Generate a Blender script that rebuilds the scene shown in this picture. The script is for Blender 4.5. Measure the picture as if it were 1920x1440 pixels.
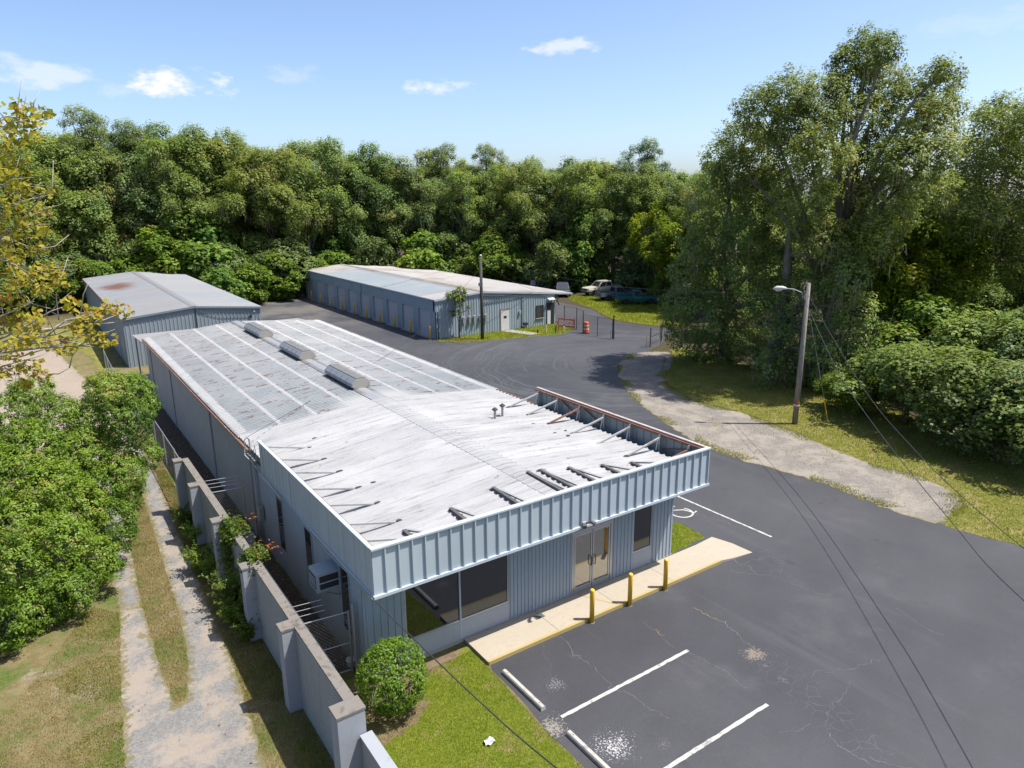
import bpy, bmesh, math, random
import numpy as np
from mathutils import Vector, Matrix
from mathutils.geometry import delaunay_2d_cdt

# ------------------------------------------------------------------ camera, sky, sun, exposure
for o in list(bpy.data.objects):
    bpy.data.objects.remove(o)
SC = bpy.context.scene
COL = SC.collection
CAM_H = 13.0
FPX = 1325.75                       # focal length in pixels of the 1920 wide photograph
PITCH, ROLL, YAW = (math.radians(a) for a in (14.887, -0.455, 34.490))
_fw = np.array([math.sin(YAW) * math.cos(PITCH), math.cos(YAW) * math.cos(PITCH), -math.sin(PITCH)])
_r = np.array([math.cos(YAW), -math.sin(YAW), 0.0])
_u = np.cross(_r, _fw)
_r2 = _r * math.cos(ROLL) + _u * math.sin(ROLL)
_u2 = -_r * math.sin(ROLL) + _u * math.cos(ROLL)
cam_data = bpy.data.cameras.new('camera')
cam = bpy.data.objects.new('camera', cam_data)
COL.objects.link(cam)
cam.matrix_world = Matrix(((_r2[0], _u2[0], -_fw[0], 0), (_r2[1], _u2[1], -_fw[1], 0), (_r2[2], _u2[2], -_fw[2], CAM_H), (0, 0, 0, 1)))
cam_data.sensor_width = 36.0
cam_data.lens = 36.0 * FPX / 1920.0
cam_data.clip_start = 0.2
cam_data.clip_end = 6000
SC.camera = cam

SUN_TO = Vector((0.40, -0.30, 1.0)).normalized()     # direction towards the sun
SUN_EL = math.asin(SUN_TO.z)
SUN_ROT = math.atan2(SUN_TO.x, SUN_TO.y)
world = bpy.data.worlds.new('World')
SC.world = world
world.use_nodes = True
wn = world.node_tree
wn.nodes.clear()
w_out = wn.nodes.new('ShaderNodeOutputWorld')
w_bg = wn.nodes.new('ShaderNodeBackground')
w_sky = wn.nodes.new('ShaderNodeTexSky')
w_sky.sky_type = 'NISHITA'
w_sky.sun_disc = False
w_sky.sun_elevation = SUN_EL
w_sky.sun_rotation = SUN_ROT
w_sky.altitude = 0
w_sky.air_density = 0.7
w_sky.dust_density = 1.7
w_sky.ozone_density = 3.0
w_bg.inputs['Strength'].default_value = 0.105
wn.links.new(w_bg.outputs[0], w_out.inputs[0])

def wnode(t, op=None, ins=(), **kw):
    n = wn.nodes.new(t)
    if op: n.operation = op
    for k, v in kw.items(): setattr(n, k, v)
    for i, v in enumerate(ins):
        if v is None: continue
        if hasattr(v, 'is_output'): wn.links.new(v, n.inputs[i])
        else: n.inputs[i].default_value = v
    return n

sun_data = bpy.data.lights.new('sun', 'SUN')
sun_data.energy = 3.6
sun_data.angle = math.radians(0.53)
sun_data.color = (1.0, 0.955, 0.89)
sun = bpy.data.objects.new('sun', sun_data)
COL.objects.link(sun)
sun.rotation_euler = (-SUN_TO).to_track_quat('-Z', 'Y').to_euler()
sun.location = (20, -15, 60)

SC.view_settings.view_transform = 'Standard'
SC.view_settings.look = 'None'
SC.view_settings.exposure = 1.2
SC.view_settings.gamma = 1.0
SC.view_settings.use_curve_mapping = False
SC.render.engine = 'CYCLES'
SC.cycles.use_denoising = True
try:
    SC.cycles.denoiser = 'OPENIMAGEDENOISE'
except Exception:
    pass
SC.cycles.max_bounces = 10
SC.cycles.diffuse_bounces = 6
SC.cycles.glossy_bounces = 3
SC.cycles.transmission_bounces = 6
SC.cycles.transparent_max_bounces = 10
SC.cycles.caustics_reflective = False
SC.cycles.caustics_refractive = False
SC.cycles.sample_clamp_indirect = 4.0

# ------------------------------------------------------------------ pixel of the photograph -> point
def ray(x, y):
    return _r2 * ((x - 960) / FPX) + _u2 * (-(y - 720) / FPX) + _fw
def G(x, y, z=0.0):
    d = ray(x, y); t = (z - CAM_H) / d[2]
    return (float(t * d[0]), float(t * d[1]))
def on_y(x, y, Y):
    d = ray(x, y); t = Y / d[1]
    return (float(t * d[0]), Y, float(CAM_H + t * d[2]))
def on_x(x, y, X):
    d = ray(x, y); t = X / d[0]
    return (X, float(t * d[1]), float(CAM_H + t * d[2]))

# clouds: a few small soft ones in the sky at the directions the photograph shows
w_tc = wnode('ShaderNodeTexCoord')
w_dir = w_tc.outputs['Generated']
w_map = wnode('ShaderNodeMapping', None, [w_dir]); w_map.inputs['Scale'].default_value = (1, 1, 2.2)
w_noise = wnode('ShaderNodeTexNoise', None, [w_map.outputs[0]]); w_noise.inputs['Scale'].default_value = 26; w_noise.inputs['Detail'].default_value = 6; w_noise.inputs['Roughness'].default_value = 0.62
w_cur = None
for (px, py, wx, wy, k) in [(325, 157, 92, 26, 1.0), (95, 143, 80, 22, .5), (822, 166, 75, 17, .75), (1065, 88, 70, 15, .6), (10, 118, 50, 18, .4), (220, 168, 40, 12, .3), (560, 138, 60, 18, .22), (1840, 40, 120, 22, .14),
                             (2500, 60, 150, 34, .8), (-420, 120, 130, 34, .8), (-900, 60, 120, 30, .6), (3300, -200, 190, 60, .7)]:
    d = Vector(ray(px, py)).normalized()
    r = d.cross(Vector((0, 0, 1))).normalized(); u = r.cross(d).normalized()
    du = wnode('ShaderNodeVectorMath', 'DOT_PRODUCT', [w_dir, tuple(r / (wx / FPX))])
    dv = wnode('ShaderNodeVectorMath', 'DOT_PRODUCT', [w_dir, tuple(u / (wy / FPX))])
    # subtract the cloud centre's own projection (zero by construction) and keep the front hemisphere
    df = wnode('ShaderNodeVectorMath', 'DOT_PRODUCT', [w_dir, tuple(d)])
    a = wnode('ShaderNodeMath', 'MULTIPLY', [du.outputs['Value'], du.outputs['Value']])
    b = wnode('ShaderNodeMath', 'MULTIPLY_ADD', [dv.outputs['Value'], dv.outputs['Value'], a.outputs[0]])
    c = wnode('ShaderNodeMath', 'SUBTRACT', [1.0, b.outputs[0]])
    nz = wnode('ShaderNodeMath', 'MULTIPLY_ADD', [w_noise.outputs[0], 4.2, c.outputs[0]])
    m = wnode('ShaderNodeMapRange', None, [nz.outputs[0], 2.15, 3.3, 0.0, k]); m.interpolation_type = 'SMOOTHSTEP'
    fr = wnode('ShaderNodeMath', 'GREATER_THAN', [df.outputs['Value'], 0.0])
    mm = wnode('ShaderNodeMath', 'MULTIPLY', [m.outputs[0], fr.outputs[0]])
    w_cur = mm if w_cur is None else wnode('ShaderNodeMath', 'MAXIMUM', [w_cur.outputs[0], mm.outputs[0]])
w_mix = wnode('ShaderNodeMixRGB', None, [w_cur.outputs[0], w_sky.outputs[0], (4.3, 4.3, 4.35, 1)])
wn.links.new(w_mix.outputs[0], w_bg.inputs['Color'])

# ------------------------------------------------------------------ mesh helpers
RNG = np.random.default_rng(11)
random.seed(5)

class MB:
    """collects geometry in world coordinates; build() makes ONE mesh object of it"""
    def __init__(s): s.v = []; s.f = []
    def add(s, vs, fs):
        k = len(s.v); s.v += [tuple(map(float, p)) for p in vs]; s.f += [tuple(i + k for i in f) for f in fs]; return s
    def box(s, x0, x1, y0, y1, z0, z1):
        return s.add([(x0, y0, z0), (x1, y0, z0), (x1, y1, z0), (x0, y1, z0), (x0, y0, z1), (x1, y0, z1), (x1, y1, z1), (x0, y1, z1)],
                     [(0, 3, 2, 1), (4, 5, 6, 7), (0, 1, 5, 4), (1, 2, 6, 5), (2, 3, 7, 6), (3, 0, 4, 7)])
    def bar(s, a, b, w, h, up=(0, 0, 1)):
        a = Vector(a); b = Vector(b); d = (b - a).normalized(); r = d.cross(Vector(up))
        if r.length < 1e-4: r = d.cross(Vector((1, 0, 0)))
        r.normalize(); u = r.cross(d).normalized(); vs = []
        for p in (a, b):
            for (i, j) in ((-1, -1), (1, -1), (1, 1), (-1, 1)): vs.append(p + r * (w / 2 * i) + u * (h / 2 * j))
        return s.add(vs, [(0, 1, 2, 3), (7, 6, 5, 4), (0, 4, 5, 1), (1, 5, 6, 2), (2, 6, 7, 3), (3, 7, 4, 0)])
    def tube(s, pts, rad, seg=8, cap=True):
        pts = [Vector(p) for p in pts]
        if not hasattr(rad, '__len__'): rad = [rad] * len(pts)
        vs = []; fs = []; prev = None
        for i, p in enumerate(pts):
            d = (pts[min(i + 1, len(pts) - 1)] - pts[max(i - 1, 0)]).normalized()
            if prev is None:
                r = d.cross(Vector((0, 0, 1)))
                if r.length < 1e-3: r = Vector((1, 0, 0))
            else: r = prev - d * prev.dot(d)
            r.normalize(); prev = r; u = d.cross(r)
            for k in range(seg):
                a = 2 * math.pi * k / seg; vs.append(p + (r * math.cos(a) + u * math.sin(a)) * rad[i])
        for i in range(len(pts) - 1):
            for k in range(seg):
                a = i * seg + k; b = i * seg + (k + 1) % seg; fs.append((a, b, b + seg, a + seg))
        if cap: fs += [tuple(range(seg))[::-1], tuple(range((len(pts) - 1) * seg, len(pts) * seg))]
        return s.add(vs, fs)
    def lathe(s, prof, cx, cy, seg=20):
        vs = []; fs = []
        for (r, z) in prof:
            for k in range(seg):
                a = 2 * math.pi * k / seg; vs.append((cx + r * math.cos(a), cy + r * math.sin(a), z))
        for i in range(len(prof) - 1):
            for k in range(seg):
                a = i * seg + k; b = i * seg + (k + 1) % seg; fs.append((a, b, b + seg, a + seg))
        fs += [tuple(range(seg))[::-1], tuple(range((len(prof) - 1) * seg, len(prof) * seg))]
        return s.add(vs, fs)
    def prism(s, poly, axis, a, b):
        """poly: 2D outline; axis 'x','y','z' is the extrusion axis from a to b"""
        n = len(poly)
        def P(p, t): return {'x': (t, p[0], p[1]), 'y': (p[0], t, p[1]), 'z': (p[0], p[1], t)}[axis]
        return s.add([P(p, a) for p in poly] + [P(p, b) for p in poly],
                     [tuple(range(n))[::-1], tuple(range(n, 2 * n))] + [(i, (i + 1) % n, n + (i + 1) % n, n + i) for i in range(n)])
    def strip(s, prof, axis, a, b):
        """open profile swept from a to b (sheet)"""
        n = len(prof)
        def P(p, t): return {'x': (t, p[0], p[1]), 'y': (p[0], t, p[1]), 'z': (p[0], p[1], t)}[axis]
        return s.add([P(p, a) for p in prof] + [P(p, b) for p in prof], [(i, i + 1, n + i + 1, n + i) for i in range(n - 1)])
    def mesh(s, name, mat, off=(0, 0, 0), smooth=False):
        me = bpy.data.meshes.new(name)
        me.from_pydata([(x - off[0], y - off[1], z - off[2]) for x, y, z in s.v], [], s.f)
        bm = bmesh.new(); bm.from_mesh(me); bmesh.ops.recalc_face_normals(bm, faces=bm.faces); bm.to_mesh(me); bm.free()
        me.materials.append(mat)
        if smooth:
            for p in me.polygons: p.use_smooth = True
        return me
    def build(s, name, mat, parent=None, smooth=False, local=False):
        off = (0, 0, 0) if (parent is None or local) else origin(parent)
        return link(name, s.mesh(name, mat, off, smooth), parent)

def origin(o):
    v = Vector((0, 0, 0))
    while o is not None:
        v += o.location; o = o.parent
    return v
def link(name, me, parent=None, loc=(0, 0, 0)):
    o = bpy.data.objects.new(name, me); COL.objects.link(o); o.location = loc
    if parent is not None: o.parent = parent
    return o
def piece(name, me, parent, world_loc):
    """a piece that shares its mesh with its like"""
    o = link(name, me, parent); o.location = Vector(world_loc) - origin(parent); return o
def tag(o, label=None, cat=None, group=None, kind=None):
    if label: o['label'] = label
    if cat: o['category'] = cat
    if group: o['group'] = group
    if kind: o['kind'] = kind
    return o
def thing(name, label, cat, loc=(0, 0, 0), group=None, rz=0.0):
    o = bpy.data.objects.new(name, None); COL.objects.link(o); o.location = loc; o.rotation_euler = (0, 0, rz)
    o.empty_display_size = 0.2
    return tag(o, label, cat, group)
def structure(o): o['kind'] = 'structure'; return o
def copy_tree(o, parent=None):
    c = o.copy(); COL.objects.link(c); c.parent = parent
    for ch in list(o.children): copy_tree(ch, c)
    return c

def np_mesh(name, V, F, mat, attrs=None, smooth=False):
    """fast mesh of equal polygons from arrays; attrs: name -> per-face floats"""
    V = np.asarray(V, np.float32); F = np.asarray(F, np.int32); n, k = F.shape
    me = bpy.data.meshes.new(name)
    me.vertices.add(len(V)); me.vertices.foreach_set('co', V.ravel())
    me.loops.add(n * k); me.loops.foreach_set('vertex_index', F.ravel())
    me.polygons.add(n); me.polygons.foreach_set('loop_start', np.arange(0, n * k, k, dtype=np.int32))
    try: me.polygons.foreach_set('loop_total', np.full(n, k, np.int32))
    except Exception: pass
    if smooth: me.polygons.foreach_set('use_smooth', np.ones(n, bool))
    for an, av in (attrs or {}).items():
        at = me.attributes.new(an, 'FLOAT', 'FACE'); at.data.foreach_set('value', np.asarray(av, np.float32))
    me.materials.append(mat)
    me.update(calc_edges=True)
    return me

# ------------------------------------------------------------------ materials
class N:
    """small node-graph writer"""
    def __init__(s, name):
        s.m = bpy.data.materials.new(name); s.m.use_nodes = True; s.t = s.m.node_tree; s.t.nodes.clear()
        s.out = s.t.nodes.new('ShaderNodeOutputMaterial'); s._co = None; s.k = 0.77
    def n(s, typ, ins=None, **kw):
        nd = s.t.nodes.new(typ)
        for k, v in kw.items(): setattr(nd, k, v)
        for k, v in (ins or {}).items():
            sock = nd.inputs[k]
            if hasattr(v, 'is_output'): s.t.links.new(v, sock)
            elif isinstance(v, (tuple, list)) and len(v) == 3 and sock.type == 'RGBA': sock.default_value = (*v, 1)
            else: sock.default_value = v
        return nd
    def co(s):
        if s._co is None: s._co = s.n('ShaderNodeTexCoord').outputs['Object']
        return s._co
    def wco(s):
        return s.n('ShaderNodeNewGeometry').outputs['Position']
    def scale(s, v, sc, rot=(0, 0, 0), loc=(0, 0, 0)):
        return s.n('ShaderNodeMapping', {'Vector': v, 'Scale': sc, 'Rotation': rot, 'Location': loc}).outputs[0]
    def noise(s, scale=1.0, detail=4, rough=0.55, v=None, dist=0.0):
        return s.n('ShaderNodeTexNoise', {'Vector': v if v is not None else s.co(), 'Scale': scale, 'Detail': detail, 'Roughness': rough, 'Distortion': dist}).outputs[0]
    def math(s, op, a, b=0.0, c=0.0, clamp=False):
        return s.n('ShaderNodeMath', {0: a, 1: b, 2: c}, operation=op, use_clamp=clamp).outputs[0]
    def ramp(s, v, a, b, lo=0.0, hi=1.0, smooth=True):
        return s.n('ShaderNodeMapRange', {0: v, 1: a, 2: b, 3: lo, 4: hi}, interpolation_type='SMOOTHSTEP' if smooth else 'LINEAR').outputs[0]
    def mix(s, f, a, b):
        return s.n('ShaderNodeMixRGB', {0: f, 1: a, 2: b}).outputs[0]
    def mul(s, f, a, b):
        return s.n('ShaderNodeMixRGB', {0: f, 1: a, 2: b}, blend_type='MULTIPLY').outputs[0]
    def sep(s, v): return s.n('ShaderNodeSeparateXYZ', {0: v}).outputs
    def attr(s, name): return s.n('ShaderNodeAttribute', attribute_name=name).outputs['Fac']
    def orand(s): return s.n('ShaderNodeObjectInfo').outputs['Random']
    def bump(s, h, dist=0.02, strength=0.6, normal=None):
        ins = {'Height': h, 'Distance': dist, 'Strength': strength}
        if normal is not None: ins['Normal'] = normal
        return s.n('ShaderNodeBump', ins).outputs[0]
    def bsdf(s, col, rough=0.6, metal=0.0, normal=None, spec=0.5, **kw):
        if s.k != 1.0: col = s.mul(1.0, col, (s.k,) * 3)
        ins = {'Base Color': col, 'Roughness': rough, 'Metallic': metal, 'Specular IOR Level': spec}
        if normal is not None: ins['Normal'] = normal
        ins.update(kw)
        return s.n('ShaderNodeBsdfPrincipled', ins).outputs[0]
    def done(s, sh):
        s.t.links.new(sh, s.out.inputs[0]); return s.m

def plain(name, col, rough=0.6, metal=0.0, var=0.12, scale=3.0, spec=0.5, bump=0.0, dirt=None):
    m = N(name); nz = m.noise(scale, 5, 0.6)
    c = m.mul(1.0, col, m.mix(nz, (1 - var,) * 3, (1 + var,) * 3))
    if dirt: c = m.mix(m.ramp(m.noise(scale * 0.6, 6, 0.7), 0.52, 0.72, 0, 0.7), c, dirt)
    nrm = m.bump(m.noise(scale * 12, 4), 0.01, bump) if bump else None
    return m.done(m.bsdf(c, rough, metal, nrm, spec))

def sheet_paint(name, col, rust=0.0, dirt=0.25, rough=0.45):
    """painted metal siding: faint vertical run-off streaks and uneven fading"""
    m = N(name); w = m.wco()
    st = m.noise(1.0, 5, 0.6, m.scale(w, (6, 6, 0.35)))
    big = m.noise(0.45, 4, 0.6, w)
    c = m.mul(1.0, col, m.mix(big, (0.86, 0.87, 0.88), (1.10, 1.09, 1.08)))
    c = m.mix(m.ramp(st, 0.5, 0.8, 0, dirt), c, tuple(k * 0.55 for k in col))
    c = m.mul(m.ramp(m.orand(), 0, 1, 0, 0.35), c, (0.86, 0.87, 0.88))
    if rust: c = m.mix(m.ramp(m.noise(2.2, 6, 0.7, w), 0.62, 0.74, 0, rust), c, (0.20, 0.075, 0.035))
    return m.done(m.bsdf(c, rough, 0.0, None, 0.4))

def M_asphalt():
    m = N('asphalt'); w = m.wco(); x, y, z = m.sep(w)
    big = m.noise(0.09, 5, 0.6, w); mid = m.noise(0.7, 5, 0.65, w); fine = m.noise(45, 3, 0.7, w)
    c = m.mix(m.ramp(big, 0.32, 0.68), (0.040, 0.041, 0.048), (0.060, 0.061, 0.068))
    c = m.mul(1.0, c, m.mix(mid, (0.76,) * 3, (1.24,) * 3))
    agg = m.noise(9.0, 4, 0.75, w); c = m.mul(1.0, c, m.mix(agg, (0.82,) * 3, (1.18,) * 3))
    oil = m.ramp(m.math('MULTIPLY_ADD', agg, 0.12, m.noise(0.55, 4, 0.55, m.scale(w, (1, 1, 1), (0, 0, 0), (21, 5, 0)))), 0.71, 0.80, 0, 0.5); c = m.mix(oil, c, (0.022, 0.022, 0.025))
    pale = m.ramp(m.noise(0.30, 5, 0.65, m.scale(w, (1, 1, 1), (0, 0, 0), (3, 31, 0))), 0.54, 0.72, 0, 0.4); c = m.mix(pale, c, (0.092, 0.092, 0.098))
    c = m.mul(1.0, c, m.mix(fine, (0.55,) * 3, (1.45,) * 3))
    # long sweep streaks left by traffic, running along the lot
    st = m.noise(1.0, 5, 0.65, m.scale(w, (0.9, 0.10, 1), (0, 0, math.radians(38))))
    c = m.mix(m.ramp(st, 0.54, 0.78, 0, 0.32), c, (0.105, 0.105, 0.11))
    # tyre arcs where vehicles swing round the corner of the building
    def arcs(cx, cy, r0, r1, seed, strength, freq):
        vx = m.math('SUBTRACT', x, cx); vy = m.math('SUBTRACT', y, cy)
        r = m.math('SQRT', m.math('ADD', m.math('MULTIPLY', vx, vx), m.math('MULTIPLY', vy, vy)))
        wob = m.math('MULTIPLY_ADD', m.noise(0.16, 2, 0.5, w), 3.0, r)
        v = m.n('ShaderNodeCombineXYZ', {0: m.math('MULTIPLY', wob, freq), 1: m.math('MULTIPLY', m.noise(0.1, 2, 0.5, w), 1.5), 2: float(seed)}).outputs[0]
        lines = m.ramp(m.noise(1.0, 5, 0.65, v), 0.50, 0.70)
        band = m.math('MULTIPLY', m.ramp(r, r0, r0 + 2.5), m.ramp(r, r1, r1 - 3.0))
        brk = m.ramp(m.noise(0.34, 4, 0.6, w), 0.34, 0.52)
        return m.math('MULTIPLY', m.math('MULTIPLY', lines, band), m.math('MULTIPLY', brk, strength))
    c = m.mix(arcs(38.5, 40.5, 2.5, 17.0, 1.0, 0.6, 4.2), c, (0.135, 0.135, 0.135))
    c = m.mix(arcs(31.0, 38.0, 2.0, 13.0, 7.0, 0.35, 3.4), c, (0.13, 0.13, 0.13))
    # dry dusty, brownish back lane between the sheds
    dusty = m.math('MULTIPLY', m.ramp(y, 60.0, 86.0), m.ramp(m.noise(0.22, 5, 0.65, w), 0.35, 0.62))
    c = m.mix(m.math('MULTIPLY', dusty, 0.75), c, (0.165, 0.15, 0.13))
    # spilled white aggregate / worn spots: fixed places on the lot
    def spot(cx, cy, r, col, k, sc, lo, c):
        vx = m.math('SUBTRACT', x, cx); vy = m.math('SUBTRACT', y, cy)
        d = m.math('SQRT', m.math('ADD', m.math('MULTIPLY', vx, vx), m.math('MULTIPLY', vy, vy)))
        f = m.ramp(m.math('MULTIPLY_ADD', m.noise(1.7, 4, 0.6, w), r * 0.9, d), r * 1.55, r * 0.25, 0, 0.36)
        sp = m.ramp(m.math('ADD', m.noise(sc, 3, 0.75, w), f), lo, lo + 0.07, 0, k)
        return m.mix(m.math('MULTIPLY', sp, m.ramp(d, r * 1.7, r * 0.8)), c, col)
    c = spot(10.45, 13.15, 1.05, (0.45, 0.44, 0.42), 0.8, 22, 0.86, c)
    c = spot(11.55, 13.75, 0.8, (0.32, 0.30, 0.27), 0.5, 24, 0.88, c)
    c = spot(10.20, 10.55, 1.15, (0.56, 0.55, 0.54), 0.9, 19, 0.78, c)
    c = spot(11.15, 9.85, 0.7, (0.28, 0.27, 0.25), 0.5, 26, 0.84, c)
    c = spot(15.92, 10.80, 0.62, (0.30, 0.24, 0.175), 0.6, 14, 0.70, c)
    c = spot(9.3, 11.9, 0.8, (0.30, 0.27, 0.22), 0.8, 14, 0.72, c)
    # alligator cracking spreading from the worn spot
    warp = m.n('ShaderNodeMixRGB', {0: 0.16, 1: w, 2: m.n('ShaderNodeTexNoise', {'Vector': w, 'Scale': 3.0, 'Detail': 3.0}).outputs['Color']}).outputs[0]
    vor = m.n('ShaderNodeTexVoronoi', {'Vector': warp, 'Scale': 3.4}, feature='DISTANCE_TO_EDGE').outputs['Distance']
    line = m.ramp(vor, 0.026, 0.006)
    def seg_mask(ax, ay, bx, by, half):
        L = math.hypot(bx - ax, by - ay); ux, uy = (bx - ax) / L, (by - ay) / L
        px = m.math('SUBTRACT', x, ax); py = m.math('SUBTRACT', y, ay)
        t = m.math('MINIMUM', m.math('MAXIMUM', m.math('MULTIPLY_ADD', py, uy, m.math('MULTIPLY', px, ux)), 0.0), L)
        qx = m.math('SUBTRACT', px, m.math('MULTIPLY', t, ux)); qy = m.math('SUBTRACT', py, m.math('MULTIPLY', t, uy))
        d = m.math('SQRT', m.math('ADD', m.math('MULTIPLY', qx, qx), m.math('MULTIPLY', qy, qy)))
        return m.ramp(m.math('MULTIPLY_ADD', m.noise(1.3, 3, 0.6, w), half, d), half * 1.6, half * 0.7)
    al = m.math('MAXIMUM', seg_mask(16.0, 10.3, 15.2, 7.0, 0.75), seg_mask(21.2, 14.6, 20.6, 13.2, 0.55))
    al = m.math('MULTIPLY', m.math('MULTIPLY', line, al), m.ramp(m.noise(2.2, 3, 0.6, w), 0.34, 0.56))
    c = m.mix(m.math('MULTIPLY', al, 0.4), c, (0.18, 0.175, 0.17))
    nrm = m.bump(m.math('MULTIPLY_ADD', mid, 0.4, fine), 0.012, 0.35)
    return m.done(m.bsdf(c, m.ramp(big, 0.3, 0.7, 0.62, 0.78), 0.0, nrm, 0.45))

def M_ground():
    """rough open ground: patchy dry grass, leaf litter and bare soil"""
    m = N('ground_soil_grass'); w = m.wco(); x, y, z = m.sep(w)
    a = m.noise(0.55, 6, 0.65, w); b = m.noise(2.6, 5, 0.7, w); f = m.noise(26, 3, 0.7, w); g = m.noise(7, 4, 0.7, w)
    dry = m.mix(m.ramp(b, 0.3, 0.7), (0.17, 0.135, 0.058), (0.27, 0.215, 0.115))
    green = m.mix(m.ramp(g, 0.3, 0.7), (0.075, 0.115, 0.022), (0.14, 0.17, 0.045))
    c = m.mix(m.ramp(m.math('MULTIPLY_ADD', b, 0.5, a), 0.68, 0.90), dry, green)
    c = m.mix(m.ramp(m.math('MULTIPLY_ADD', g, 0.35, m.noise(0.8, 5, 0.65, m.scale(w, (1, 1, 1), (0, 0, 0), (13, 4, 0)))), 0.75, 0.88, 0, 0.85), c, (0.30, 0.25, 0.185))
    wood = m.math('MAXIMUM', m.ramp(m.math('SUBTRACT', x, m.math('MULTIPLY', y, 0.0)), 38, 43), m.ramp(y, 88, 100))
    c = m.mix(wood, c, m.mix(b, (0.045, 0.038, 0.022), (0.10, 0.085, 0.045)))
    c = m.mul(1.0, c, m.mix(f, (0.62,) * 3, (1.36,) * 3))
    return m.done(m.bsdf(c, 0.95, 0.0, m.bump(m.math('ADD', f, g), 0.05, 0.7), 0.15))

def M_lawn(name, ca, cb, cd, dryness=0.5):
    m = N(name); w = m.wco()
    a = m.noise(0.8, 5, 0.65, w); b = m.noise(4.5, 5, 0.7, w); f = m.noise(38, 3, 0.75, w)
    c = m.mix(m.ramp(b, 0.28, 0.72), ca, cb)
    c = m.mix(m.ramp(m.math('MULTIPLY_ADD', b, 0.4, a), 0.86 - dryness * 0.28, 1.02 - dryness * 0.28, 0, 0.85), c, cd)
    c = m.mul(1.0, c, m.mix(f, (0.5,) * 3, (1.5,) * 3))
    return m.done(m.bsdf(c, 0.95, 0.0, m.bump(m.math('ADD', f, b), 0.05, 0.8), 0.15))

def M_gravel(name, ca, cb, grass, gk=0.6, sand=None):
    m = N(name); w = m.wco()
    vo = m.n('ShaderNodeTexVoronoi', {'Vector': w, 'Scale': 22.0}).outputs['Color']
    vv = m.n('ShaderNodeSeparateColor', {0: vo}).outputs[0]
    a = m.noise(0.7, 5, 0.65, w); b = m.noise(5, 5, 0.7, w); f = m.noise(60, 2, 0.7, w)
    c = m.mix(vv, ca, cb)
    c = m.mul(1.0, c, m.mix(f, (0.72,) * 3, (1.26,) * 3))
    if sand: c = m.mix(m.ramp(m.math('MULTIPLY_ADD', b, 0.3, a), 0.60, 0.74, 0, 0.85), c, sand)
    c = m.mul(1.0, c, m.mix(a, (0.80,) * 3, (1.18,) * 3))
    e = m.attr('edge')
    ef = m.ramp(m.math('ADD', e, m.math('MULTIPLY', m.math('SUBTRACT', b, 0.5), 1.0)), 0.16, 0.02, 0, 0.75)
    isl = m.ramp(m.math('MULTIPLY_ADD', b, 0.45, m.noise(0.5, 4, 0.6, m.scale(w, (1, 1, 1), (0, 0, 0), (5, 9, 0)))), 0.86, 0.95, 0, gk)
    c = m.mix(m.math('MAXIMUM', ef, isl), c, m.mul(1.0, grass, m.mix(f, (0.55,) * 3, (1.45,) * 3)))
    return m.done(m.bsdf(c, 0.92, 0.0, m.bump(m.math('MULTIPLY_ADD', f, 0.5, vv), 0.03, 0.5), 0.2))

def M_roof_white(name='roof_white_coating'):
    m = N(name); w = m.wco()
    st = m.noise(1.0, 6, 0.7, m.scale(w, (0.55, 7.5, 1))); a = m.noise(0.5, 5, 0.65, w); g = m.noise(3.5, 6, 0.75, w)
    c = m.mix(m.ramp(a, 0.3, 0.75), (0.385, 0.387, 0.39), (0.455, 0.455, 0.455))
    c = m.mix(m.ramp(st, 0.48, 0.70, 0, 0.68), c, (0.22, 0.215, 0.21))
    c = m.mix(m.ramp(m.math('MULTIPLY_ADD', st, 0.35, g), 0.78, 0.92, 0, 0.8), c, (0.12, 0.105, 0.09))
    rib = m.math('SINE', m.math('MULTIPLY_ADD', m.sep(w)[1], 2 * math.pi / 0.28667, -2 * math.pi * (15.2 + 0.205) / 0.28667 + math.pi / 2))
    c = m.mix(m.math('MULTIPLY', m.ramp(rib, 0.45, 0.95, 0, 0.62), m.ramp(m.noise(1.0, 4, 0.6, m.scale(w, (0.4, 2.0, 1))), 0.30, 0.62)), c, (0.20, 0.19, 0.175))
    c = m.mul(m.ramp(m.orand(), 0, 1, 0, 0.6), c, (0.84, 0.845, 0.85))
    return m.done(m.bsdf(c, 0.7, 0.0, m.bump(g, 0.01, 0.2), 0.25))

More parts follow.
